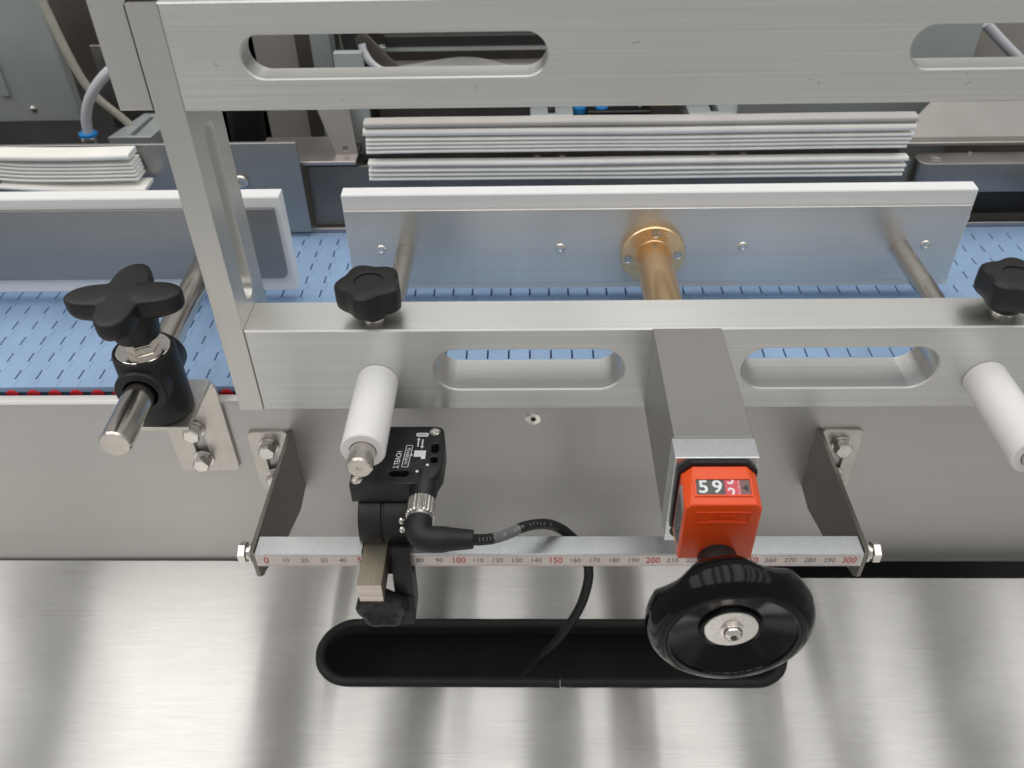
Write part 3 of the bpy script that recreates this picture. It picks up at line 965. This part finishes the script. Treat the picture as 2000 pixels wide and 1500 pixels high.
# clear film flag round the cable
ft = bmesh.new()
i0, i1 = 22, 44
ra, rb_ = [], []
for i in range(i0, i1):
    p = sp_pts[i]; tg = (sp_pts[i+1]-sp_pts[i-1]).normalized()
    v = Vector((0.0, -0.62, 0.78)); v = (v - tg*v.dot(tg)).normalized(); y = v.cross(tg)
    row = [p - y*3.0 - v*0.5]
    for a in range(-80, 91, 20):
        t = math.radians(a)
        row.append(p + (v*math.cos(t) + y*math.sin(t))*2.95)
    fl_ = 2.2*(1-(i-i0)/(i1-i0))
    row.insert(0, p - y*(4.2+fl_) - v*(2.0+fl_*0.6))
    ra.append([ft.verts.new(q) for q in row])
for A, B in zip(ra[:-1], ra[1:]):
    for k in range(len(A)-1):
        ft.faces.new((A[k], A[k+1], B[k+1], B[k]))
obj('clear_flag', ft, 'clear', cb)

# ------------------------------------------------------------------ orange position indicator
pi_ = thing('position_indicator', 'orange digital position indicator reading 59 on the arm end', 'indicator', (215.5, -42, 57))
XI0, XI1 = 199.6, 230.6
bm = bmesh.new()
def sec(y, zt, ch, ins=0.0):
    a, b2 = XI0+ins, XI1-ins
    return [(a, y, 57+ins), (b2, y, 57+ins), (b2, y, zt-ch), (b2-ch, y, zt), (a+ch, y, zt), (a, y, zt-ch)]
S0 = [bm.verts.new(p) for p in sec(-33.4, 95.8, 4.5)]
S1 = [bm.verts.new(p) for p in sec(-50.0, 90.2, 2.4)]
for i in range(6):
    j = (i+1) % 6
    bm.faces.new((S0[i], S0[j], S1[j], S1[i]))
bm.faces.new(S0); bm.faces.new(list(reversed(S1)))
bmesh.ops.bevel(bm, geom=list(bm.edges), offset=0.7, segments=3, affect='EDGES', profile=0.5)
bd = obj('body', bm, 'orange', pi_)
gk = bmesh.new()
obj('gasket', plate([[(198.4, 58), (231.4, 58), (231.4, 92), (226.5, 97.4), (203.3, 97.4), (198.4, 92)]], 2.2, 0.3, FRONT(0, -31.1, 0)), 'black_rubber', pi_)
# sloping face: local x right, y uphill
yb_, zb_, yf_, zf_ = -33.4, 95.8, -50.0, 90.2
ey = Vector((0, yb_-yf_, zb_-zf_)).normalized()
ez = Vector((1, 0, 0)).cross(ey)
mid = Vector((215.1, (yb_+yf_)/2, (zb_+zf_)/2))
SL = lambda x, y, h=0.0: basis(mid + Vector((1, 0, 0))*x + ey*y + ez*h, (1, 0, 0), ey, ez)
wy0, wy1 = -4.4, 2.3
obj('window_frame', plate([rect(-11.6, 12.0, wy0-0.8, wy1+0.8, 0.4), rect(-10.6, 11.2, wy0, wy1, 0.2)], 0.7, 0.15, SL(0, 0, 0.0)), 'orange', pi_)
dr = obj('number_drum', plate([rect(-10.5, 0.9, wy0+0.05, wy1-0.05)], 0.2, 0.02, SL(0, 0, 0.0)), 'drum_black', pi_)
obj('number_drum', plate([rect(1.0, 7.2, wy0+0.05, wy1-0.05)], 0.2, 0.02, SL(0, 0, 0.0)), 'drum_red', pi_)
obj('window_end', plate([rect(7.3, 11.1, wy0+0.05, wy1-0.05)], 0.2, 0.02, SL(0, 0, 0.0)), 'drum_brown', pi_)
yc = (wy0+wy1)/2
dg = [text('5', 7.8, 1.12, SL(-7.7, yc, 0.24), 0.05), text('9', 7.8, 1.12, SL(-2.1, yc, 0.24), 0.05)]
def clip(bm, lo, hi):
    for pos, nrm in ((lo, -1), (hi, 1)):
        bmesh.ops.bisect_plane(bm, geom=bm.verts[:]+bm.edges[:]+bm.faces[:], plane_co=(0, pos, 0), plane_no=(0, nrm, 0), clear_outer=True)
    return bm
t3 = text('3', 6.9, 1.0, None, 0.05)
t3.transform(Matrix.Translation((3.5, yc+3.6, 0)))
clip(t3, wy0+0.1, wy1-0.1)
t3.transform(SL(0, 0, 0.24))
t2 = text('2', 6.9, 1.0, None, 0.05)
t2.transform(Matrix.Translation((3.5, yc-3.0, 0)))
clip(t2, wy0+0.1, wy1-0.1)
t2.transform(SL(0, 0, 0.24))
dg += [t3, t2]
tk = bmesh.new()
for i in range(10):
    yy = wy0+0.5+i*0.62
    add_box(tk, 6.3 if i % 5 else 6.0, 7.0, yy-0.07, yy+0.07, 0.22, 0.26)
tk.transform(SL(0, 0, 0))
dg.append(tk)
obj('digits', join(*dg), 'ink_white', dr)
obj('pointer', plate([[(7.8, yc-0.3), (10.2, yc+1.4), (10.2, yc-2.0)]], 0.08, 0.01, SL(0, 0, 0.21)), 'ink_black', dr)
# front face: recessed name field made of two fine ribs, embossed name
obj('name_field', plate([rect(-10.6, 11.0, -6.6, 0.0), rect(-10.1, 10.5, -6.2, -0.4)], 0.5, 0.12, FRONT(215.1, -49.9, 86.2)), 'orange', pi_)
obj('embossed_name', text('elesa', 5.0, 1.1, FRONT(215.4, -50.12, 83.4), 0.35), 'orange', pi_)
obj('name_rib', box(209.5, 221.5, -50.35, -49.9, 80.5, 80.9, 0.1), 'orange', pi_)
# side label with illegible fine print
lbl = plate([[(-35.6, 60.5), (-47.6, 60.5), (-47.6, 86), (-38.5, 90.2), (-35.6, 86)]], 0.15, 0.02, SIDE(199.42, 0, 0))
lo = obj('side_label', lbl, 'label', pi_)
ll = bmesh.new()
for j, yy in enumerate((-37.2, -39.0, -40.8, -42.6, -44.4, -46.0)):
    z = 62.0
    while z < 84 - abs(j-2):
        L_ = random.uniform(0.8, 3.4)
        add_box(ll, 199.36, 199.42, yy-0.55, yy+0.55, z, min(z+L_, 85))
        z += L_ + random.uniform(0.3, 0.9)
obj('fine_print', ll, 'ink_black', lo)
# hub and shaft
AX, AZ = 216.0, 57.2
obj('hub', lathe((AX, -49.9, AZ+1.0), (0, -1, 0), [(8.2, 0), (8.2, 0.8), (7.6, 6.6), (7.0, 7.2), (4.5, 7.2)], 48), 'black_case', pi_)
obj('spindle', lathe((AX, -55.5, AZ+1.0), (0, -1, 0), [(4.4, 0), (4.4, 2.2), (3.4, 2.4), (3.4, 12)], 36), 'chrome_bright', pi_)

# ------------------------------------------------------------------ handwheel
hw = thing('handwheel', 'glossy black dished handwheel with metal hub below the orange indicator', 'handwheel', (AX, -78, AZ))
def scoop(t, r, h):
    if r < 22 or h > 25.5:
        return r
    d = math.degrees(t) - 68
    d = (d + 36) % 72 - 36
    cut = 6.2*(1 - (d/25.0)**2) - (h - 13.0)*0.50
    return r - max(0.0, cut)*min(1.0, (r-22)/5)
HP = [(9.2, 4.2), (11.6, 5.0), (14.6, 7.2), (17.2, 9.8), (19.0, 11.0), (22.5, 12.0), (26.0, 13.2), (28.5, 14.5), (30.4, 16.0), (31.5, 17.4), (32.3, 18.9), (32.8, 20.4), (33.1, 21.8), (33.2, 23.2), (33.1, 24.6), (32.8, 26.2), (31.9, 28.4), (30.4, 30.4), (28.6, 31.8), (26.6, 32.4), (25.2, 32.5), (24.7, 32.2), (24.5, 31.6), (22.0, 30.6), (17.6, 29.0), (14.2, 27.8), (12.4, 27.2), (12.0, 28.2), (11.0, 28.4), (10.8, 27.6)]
obj('rim', lathe((AX, -57.0, AZ), (0, -1, 0), HP, 250, scoop), 'black_gloss', hw, ang=27)
obj('hub_disc', lathe((AX, -84.2, AZ), (0, -1, 0), [(10.7, 0), (10.7, 0.9), (10.4, 1.2), (0, 1.2)], 64), 'steel_bolt', hw)
obj('hub_washer', lathe((AX+0.3, -85.4, AZ), (0, -1, 0), [(4.6, 0), (4.7, 0.3), (4.6, 0.8), (3.6, 0.9)], 44), 'chrome_bright', hw)
obj('hub_screw', lathe((AX+0.3, -86.2, AZ), (0, -1, 0), [(3.9, 0), (3.9, 0.5), (3.5, 1.7), (2.6, 2.6), (1.5, 2.9), (1.4, 2.0), (0, 2.0)], 44), 'chrome_bright', hw)
obj('hex_socket', lathe((AX+0.3, -88.22, AZ), (0, -1, 0), [(1.35, 0), (1.35, 0.06)], 6), 'ink_black', hw)

# ------------------------------------------------------------------ rear of the machine
obj('rear_floor', box(-500, 700, 287, 900, 10, 14), 'rear_dark', kind='structure', org=(100, 400, 10))
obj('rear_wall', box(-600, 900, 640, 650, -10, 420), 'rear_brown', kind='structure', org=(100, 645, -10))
obj('belt_edge_strip', box(-420, 620, 286.4, 290, 22, 30.5, 0.3), 'rear_steel', None, 'thin steel edge strip along the far side of the blue belt', 'strip', org=(100, 288, 22))
# plate behind the left guide
rp = thing('backing_plate', 'blue-grey steel backing plate behind the left guide', 'plate', (-200, 282, 31))
obj('plate_sheet', box(-420, -25.0, 280, 283, 31, 101, 0.4), 'steel_dark', rp)
obj('plate_screw', lathe((-68.5, 280, 73), (0, -1, 0), [(5, 0), (5, 2.2), (4, 3.2), (2.4, 3.4), (2.2, 1.6), (0, 1.6)], 28), 'chrome', rp)
# dark plate right of it and steel shelf above
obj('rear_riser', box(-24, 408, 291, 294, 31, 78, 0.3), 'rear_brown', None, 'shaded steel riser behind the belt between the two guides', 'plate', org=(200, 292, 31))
obj('steel_shelf', box(-60, 14, 286, 330, 81, 84, 0.4), 'rear_steel', None, 'bright-edged steel shelf right of the blue-grey backing plate', 'shelf', org=(-20, 300, 81))

def sheet(x0, x1, yf, z, th, depth, fn=None, n=26, skew=0.0):
    bm = bmesh.new()
    rows = []
    r = th/2
    prof = [(depth, -r), (r, -r)] + [(r - r*math.cos(math.radians(a)), r*math.sin(math.radians(a))) for a in (-60, -30, 0, 30, 60)] + [(r, r), (depth, r)]
    for i in range(n+1):
        t = i/n
        x = x0 + (x1-x0)*t
        dz, dy = fn(t) if fn else (0, 0)
        rows.append([bm.verts.new((x, yf + dy + p, z + dz + q + skew*p)) for p, q in prof])
    for A, B in zip(rows[:-1], rows[1:]):
        for k in range(len(prof)):
            m = (k+1) % len(prof)
            bm.faces.new((A[k], A[m], B[m], B[k]))
    bm.faces.new(rows[0]); bm.faces.new(list(reversed(rows[-1])))
    return bm
def wave(a, s):
    return lambda t: (a*math.sin(2.2*PI*t + s) + a*0.4*math.sin(5.3*PI*t + 2*s), 0.5*math.sin(3*t + s))
order = ('lowest', 'second lowest', 'third from the bottom', 'fourth from the bottom')
for i, z in enumerate((95.2, 98.1, 100.9, 103.8)):
    obj('folded_carton', sheet(24.5 + 0.2*i, 394.6 + 0.8*i, 274.6 - 0.15*i, z, 2.2, 14, wave(0.28, 0.3*i)), 'cream', None,
        order[i] + ' thin cream carton of the upper right stack', 'carton', 'cream cartons behind the right guide', org=(210, 280, z-1))
obj('folded_carton', sheet(24, 396.5, 273.6, 109.0, 5.2, 12, wave(0.3, 1.3)), 'cream', None, 'thick cream carton just under the grey topped one, upper right stack', 'carton', 'cream cartons behind the right guide', org=(210, 280, 106))
obj('folded_carton', sheet(25, 397.0, 273.8, 114.6, 4.4, 9, wave(0.25, 0.3)), 'grey_film', None, 'grey topmost carton of the upper right stack', 'carton', 'cream cartons behind the right guide', org=(210, 280, 113))
for i, (z, th) in enumerate(((74.6, 2.0), (77.9, 2.0), (81.3, 2.0), (86.4, 3.2))):
    obj('folded_carton', sheet(24.0 + 0.2*i, 396.8 + 0.4*i, 274.8 - 0.2*i, z, th, 7, wave(0.2, 0.6*i+1)), 'cream', None,
        (order[i] if i < 3 else 'topmost') + ' cream carton of the lower right stack', 'carton', 'cream cartons behind the right guide', org=(210, 280, z-1))
rbk = thing('clamp_bar', 'shaded steel bar with four screws between the two right stacks', 'bar', (200, 320, 70))
obj('bar_body', box(16, 404, 304, 312, 60, 96, 0.4), 'rear_brown', rbk)
for x in (143.0, 161, 270, 292):
    obj('bar_screw', lathe((x, 304, 75.0), (0, -1, 0), [(4.2, 0), (4.2, 1.4), (2.4, 1.8), (2.2, 0.7), (0, 0.7)], 22), 'chrome', rbk)
# left stack of bent cartons
def bend(k):
    def f(t):
        u = max(0.0, (0.42-t)/0.42)
        return (k*u*u*(1.0 - 0.15*u) + 0.3*math.sin(7*t), -4.0*u*u)
    return f
for i, z in enumerate((82.6, 85.4, 88.0, 90.6, 93.2)):
    obj('folded_carton', sheet(-262 + i, -134.6 + 0.35*i*-1, 262.6 + 0.3*i, z, 1.9, 15, bend(9.5 + 0.4*i)), 'cream', None,
        ('lowest', 'second lowest', 'middle', 'second highest', 'fifth')[i] + ' bent cream carton of the left stack', 'carton', 'bent cream cartons behind the left guide', org=(-200, 265, z-1))
obj('folded_carton', sheet(-262, -136.0, 262.0, 99.2, 4.0, 15, bend(3.0)), 'cream', None, 'topmost cream carton of the left stack', 'carton', 'bent cream cartons behind the left guide', org=(-200, 265, 97))
obj('folded_carton', sheet(-232, -130, 258.5, 76.6, 2.4, 18, lambda t: (4.5*max(0, 0.5-t)**1.5*2, 0)), 'cream', None, 'flat cream carton lying under the bent left stack', 'carton', 'bent cream cartons behind the left guide', org=(-180, 260, 75))

# right rear: clamp block over a slab painted as a dark opening, big steel plate
rc = thing('guide_block', 'grey rounded guide block with screw at the right rear', 'block', (450, 290, 55))
obj('block_body', plate([rect(412, 600, 284, 303, 8, 6)], 22, 0.8, TOP(0, 0, 56), 2), 'rear_plate', rc)
obj('block_screw', lathe((425.5, 293, 77.95), (0, 0, 1), [(4.2, 0), (4.0, 0.5), (2.0, 0.6), (1.9, 0.1), (0, 0.1)], 24), 'chrome', rc)
obj('block_screw', lathe((452.5, 300.5, 77.95), (0, 0, 1), [(1.6, 0), (1.4, 1.2), (0, 1.3)], 18), 'chrome', rc)
obj('opening_shade_slab', box(425, 620, 300, 306, 31, 56), 'rear_dark', None, 'near-black slab painted as the shade of the opening under the grey guide block at the right rear', 'opening', org=(500, 303, 31))  # solid slab; the shade below the block is put into its near-black colour
bs = bmesh.new()
q = [(404, 318, 82), (640, 318, 84), (640, 352, 108), (446, 352, 108)]
vs = [bs.verts.new(p) for p in q] + [bs.verts.new((p[0], p[1]+2.5, p[2]-2)) for p in q]
for fc in ((0, 1, 2, 3), (7, 6, 5, 4), (0, 4, 5, 1), (1, 5, 6, 2), (2, 6, 7, 3), (3, 7, 4, 0)):
    bs.faces.new([vs[i] for i in fc])
obj('sloping_plate', bs, 'rear_plate', None, 'sloping stainless plate at the right rear above the grey block', 'plate', org=(520, 340, 82))
obj('plate_edge', box(404, 640, 308, 318, 80.4, 83.4, 0.5), 'rear_steel', None, 'bright horizontal steel edge behind the grey guide block', 'strip', org=(520, 312, 80))
gp = obj('green_plate', box(300, 470, 374, 378, 14, 170), 'rear_grey', None, 'grey-green plate behind the right end of the stacks', 'plate', org=(380, 376, 14))

# left rear cover, conduit, hose and fitting
gc = thing('ribbed_cover', 'grey-green ribbed cover with one screw at the upper left', 'cover', (-290, 400, 75))
obj('cover_body', box(-420, -226, 384, 396, 76, 330, 1.2), 'rear_grey', gc)
for x in (-300, -282):
    obj('cover_rib', box(x, x+7, 381.5, 384.2, 98, 330, 0.6), 'rear_grey', gc)
obj('cover_screw', lathe((-261, 384, 87), (0, -1, 0), [(2.6, 0), (2.6, 0.8), (1.2, 1.8), (0, 1.8)], 20), 'chrome_bright', gc)
obj('conduit', tube([(-236, 372, 330), (-222, 372, 210), (-213, 372, 140), (-205, 374, 105), (-188, 376, 82), (-176, 378, 66)], 3.2, 14), 'tube_beige', None, 'beige conduit running down beside the grey-green cover', 'conduit', org=(-200, 374, 66))
obj('conduit', tube([(-330, 350, 88), (-300, 352, 72), (-284, 354, 60), (-278, 356, 40)], 5.0, 14), 'tube_beige', None, 'short beige conduit at the left edge below the grey-green cover', 'conduit', org=(-290, 352, 40))
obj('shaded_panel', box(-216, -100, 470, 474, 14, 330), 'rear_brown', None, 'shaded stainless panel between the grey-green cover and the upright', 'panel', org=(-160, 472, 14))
ho = thing('air_hose', 'milky air hose with blue push-in collar at the left rear', 'hose', (-208, 360, 60))
obj('hose', tube([(-209.6, 358, 76), (-207.4, 358, 88), (-201.5, 358, 101), (-191, 358, 114), (-176, 360, 126), (-150, 366, 138)], 4.0, 16), 'tube_white', ho)
obj('collar', lathe((-209.8, 358, 75), (0.05, 0, 1), [(5.0, 0), (7.0, 0.3), (7.0, 2.4), (5.2, 3.0)], 32), 'blue_fit', ho)
obj('fitting', lathe((-210.2, 358, 60.5), (0, 0, 1), [(6.2, 0), (6.2, 12), (5.2, 14.4), (4.0, 14.6)], 32), 'chrome_bright', ho)
va_ = thing('valve_block', 'pale grey slotted block behind the blue-grey plate at left', 'block', (-178, 390, 40))
obj('block_body', plate([[(-192, 352), (-158, 352), (-150, 400), (-180, 400)], [(-176.5, 356), (-171.5, 356), (-168.5, 394), (-172.5, 394)]], 20, 0.5, TOP(0, 0, 56)), 'rear_alu', va_)
obj('slot_floor', box(-178, -166, 355, 395, 57, 60), 'rear_brown', va_)
bf = thing('black_fitting', 'black cylindrical fitting behind the upright, under the upper beam', 'fitting', (-92, 400, 40))
obj('fitting_body', lathe((-92, 380, 40), (0.05, 0, 1), [(11, 0), (11, 12), (12.5, 13), (14, 24), (14.2, 70)], 36), 'black_matt', bf)
obj('fitting_loop', tube([(-112, 372, 44), (-104, 370, 54), (-94, 369, 57), (-82, 370, 54), (-74, 373, 46)], 1.2, 10), 'black_rubber', bf)
obj('beige_panel', box(-150, -58, 470, 474, 14, 210, 0.3), 'rear_beige', None, 'pale beige panel seen through the left end of the upper slot', 'panel', org=(-100, 472, 14))
obj('dark_post', box(-56, -42, 440, 452, 14, 210, 0.3), 'rear_brown', None, 'narrow dark post seen through the upper slot beside the beige panel', 'post', org=(-50, 446, 14))
obj('grey_post', box(-41, -24, 430, 446, 14, 210, 1.0), 'rear_alu', None, 'pale grey post seen through the upper slot', 'post', org=(-32, 438, 14))
obj('grey_post', box(-22, -8, 452, 466, 14, 210, 1.0), 'rear_grey', None, 'darker grey-green post seen through the upper slot', 'post', org=(-15, 459, 14))
pf = thing('push_fitting', 'black fitting with blue collar seen through the upper slot', 'fitting', (0, 420, 60))
obj('fitting_body', lathe((3, 418, 60), (-0.12, 0.05, 1), [(9, 0), (9, 44), (8, 46), (8, 100)], 30), 'black_matt', pf)
obj('collar', lathe((-1, 412, 98), (-0.1, -0.3, 1), [(9.6, 0), (10.0, 0.6), (10.0, 5.0), (9.4, 5.6)], 30), 'blue_fit', pf)
obj('hose', tube([(6, 404, 128), (8, 402, 121), (15, 400, 112), (30, 400, 104), (60, 404, 96)], 3.0, 14), 'tube_white', pf)
bl = bmesh.new()
add_box(bl, -7, 7, -1.5, 1.5, 0, 62, 0.3)
bl.transform(Matrix.Translation((42, 416, 84)) @ Matrix.Rotation(math.radians(-42), 4, 'Y'))
obj('diagonal_bar', bl, 'rear_brown', None, 'brown-grey diagonal flat bar seen through the upper slot', 'bar', org=(30, 416, 84))
obj('black_rail', box(20, 270, 428, 440, 117.5, 126, 0.6), 'rear_dark', None, 'black horizontal rail seen through the right half of the upper slot', 'rail', org=(150, 434, 117))
obj('grey_rail', box(14, 270, 444, 450, 122.5, 131, 0.6), 'rear_grey', None, 'grey-green rail just above the black rail in the upper slot', 'rail', org=(150, 447, 122))
obj('grey_rail', box(14, 270, 429, 436, 113.2, 117.2, 0.6), 'rear_grey', None, 'thin grey rail just below the black rail in the upper slot', 'rail', org=(150, 432, 113))
obj('pale_shelf', box(14, 290, 400, 442, 96, 102, 0.6), 'rear_beige', None, 'pale shelf under the rails seen through the upper slot', 'shelf', org=(150, 420, 96))
obj('top_shelf', box(-100, 300, 470, 490, 132, 170, 0.6), 'rear_beige', None, 'pale rear cross member above the rails behind the upper slot', 'beam', org=(100, 480, 132))
obj('clear_hose', tube([(18, 404, 104), (50, 403, 110), (82, 402, 114.5), (105, 403, 112), (128, 404, 104)], 2.8, 14), 'clear', None, 'clear arched hose lying on the pale shelf behind the upper slot', 'hose', org=(70, 403, 104))
for x0, x1, lab in ((138, 172, 'pale slotted valve block left of the blue fittings under the upper beam'), (263, 305, 'wide pale slotted valve block under the middle of the upper beam')):
    v = thing('valve_block', lab, 'block', ((x0+x1)/2, 400, 40), 'pale valve blocks under the upper beam')
    xm = (x0+x1)/2
    obj('block_body', plate([rect(x0, x1, 375, 430), rect(xm-3, xm+3, 380, 425)], 26, 0.6, TOP(0, 0, 54)), 'rear_alu', v)
    obj('slot_screw', lathe((xm, 408, 70), (0, 0, 1), [(2.6, 0), (2.6, 2), (1.4, 2.6), (0, 2.6)], 18), 'chrome', v)
    obj('slot_floor', box(xm-3.2, xm+3.2, 379, 426, 56, 66), 'rear_dark', v)
for x, lab in ((178, 'blue collar of a small push-in fitting beside the valve block'), (196, 'second small blue collared fitting beside the valve block')):
    b = thing('push_fitting', lab, 'fitting', (x, 405, 60), 'small blue fittings under the upper beam')
    obj('collar', lathe((x, 400, 72), (0, 0, 1), [(4.0, 0), (5.2, 0.4), (5.2, 5), (4, 5.6)], 24), 'blue_fit', b)
    obj('fitting_body', lathe((x, 400, 52), (0, 0, 1), [(6.0, 0), (6.0, 18), (4, 20)], 24), 'black_matt', b)
obj('black_manifold', box(184, 236, 392, 430, 50, 76, 1.0), 'black_matt', None, 'black manifold between the two pale valve blocks', 'manifold', org=(210, 410, 50))
obj('hose', tube([(226, 398, 78), (232, 396, 84), (242, 394, 88), (256, 396, 88)], 2.2, 12), 'tube_white', None, 'short milky hose on the black manifold under the upper beam', 'hose', org=(236, 396, 78))
# bracket left of the stacks
bk = thing('slanted_bracket', 'slanted steel bracket with one hole left of the upper right stack', 'bracket', (6, 300, 82))
bmk = plate([[(-2, 0), (14, 0), (10, 46), (-16, 46)], [(5.2+1.8*math.cos(t*PI/6), 5.5+1.8*math.sin(t*PI/6)) for t in range(12)]], 3, 0.3, basis((0, 300, 82), (1, 0, 0), (-0.05, 0.35, 0.93), (0, -0.94, 0.35)))
obj('bracket_plate', bmk, 'rear_steel', bk)
obj('green_plate', box(2, 22, 316, 322, 84, 150, 0.5), 'rear_grey', None, 'dark grey-green plate between the slanted bracket and the stacks', 'plate', org=(12, 319, 84))
# right slot view
rp2 = thing('ribbed_cover', 'grey-green ribbed cover seen through the right slot of the upper beam', 'cover', (470, 420, 14))
obj('cover_body', box(425, 488, 420, 470, 14, 230, 1.0), 'rear_grey', rp2)
for x in (447, 470):
    obj('cover_rib', box(x, x+6, 417.5, 420.2, 60, 230, 0.5), 'rear_alu', rp2)
obj('beige_panel', box(488, 640, 470, 474, 14, 230, 0.3), 'rear_beige', None, 'pale beige panel at the right end of the right slot', 'panel', org=(560, 472, 14))
obj('white_rod', tube([(484, 400, 138), (500, 400, 125), (530, 400, 102), (560, 400, 80)], 4.0, 14, False), 'tube_white', None, 'white diagonal rod seen through the right slot', 'rod', org=(520, 400, 80))

# ------------------------------------------------------------------ further small things in the rear
obj('cable_bundle', tube([(-150, 440, 60), (-152, 436, 100), (-146, 432, 140), (-150, 430, 200), (-158, 430, 300)], 4.5, 12), 'black_rubber', None, 'black cable bundle hanging in front of the shaded panel at the upper left', 'cable', org=(-150, 436, 60))
obj('conduit', tube([(-196, 452, 60), (-190, 448, 96), (-192, 446, 150), (-204, 446, 230), (-214, 446, 320)], 5.0, 12), 'rear_alu', None, 'grey pipe standing behind the milky air hose at the upper left', 'pipe', org=(-196, 450, 60))
pb = thing('cross_bracket', 'brownish steel bracket behind the milky air hose', 'bracket', (-184, 410, 60))
obj('bracket_plate', plate([[(-212, 60), (-150, 60), (-150, 78), (-196, 128), (-212, 128)]], 3, 0.4, FRONT(0, 412, 0)), 'rear_steel', pb)
for x, z in ((-200, 116), (-164, 68)):
    obj('bracket_screw', lathe((x, 409, z), (0, -1, 0), [(3.4, 0), (3.4, 1.6), (1.8, 2.2), (0, 2.2)], 20), 'chrome', pb)
obj('lower_duct', box(-420, -150, 300, 372, 30, 58, 2.0), 'black_matt', None, 'black duct behind the blue-grey backing plate at the left', 'duct', org=(-280, 336, 30))
for x, lab in ((-240, 'round black cap on the duct under the grey-green cover, right one'), (-275, 'round black cap on the duct under the grey-green cover, left one')):
    obj('duct_cap', lathe((x, 352, 57.9), (0, 0, 1), [(13, 0), (13, 6), (11.5, 8), (0, 8.4)], 36), 'black_matt', None, lab, 'cap', 'black caps on the duct', org=(x, 352, 58))
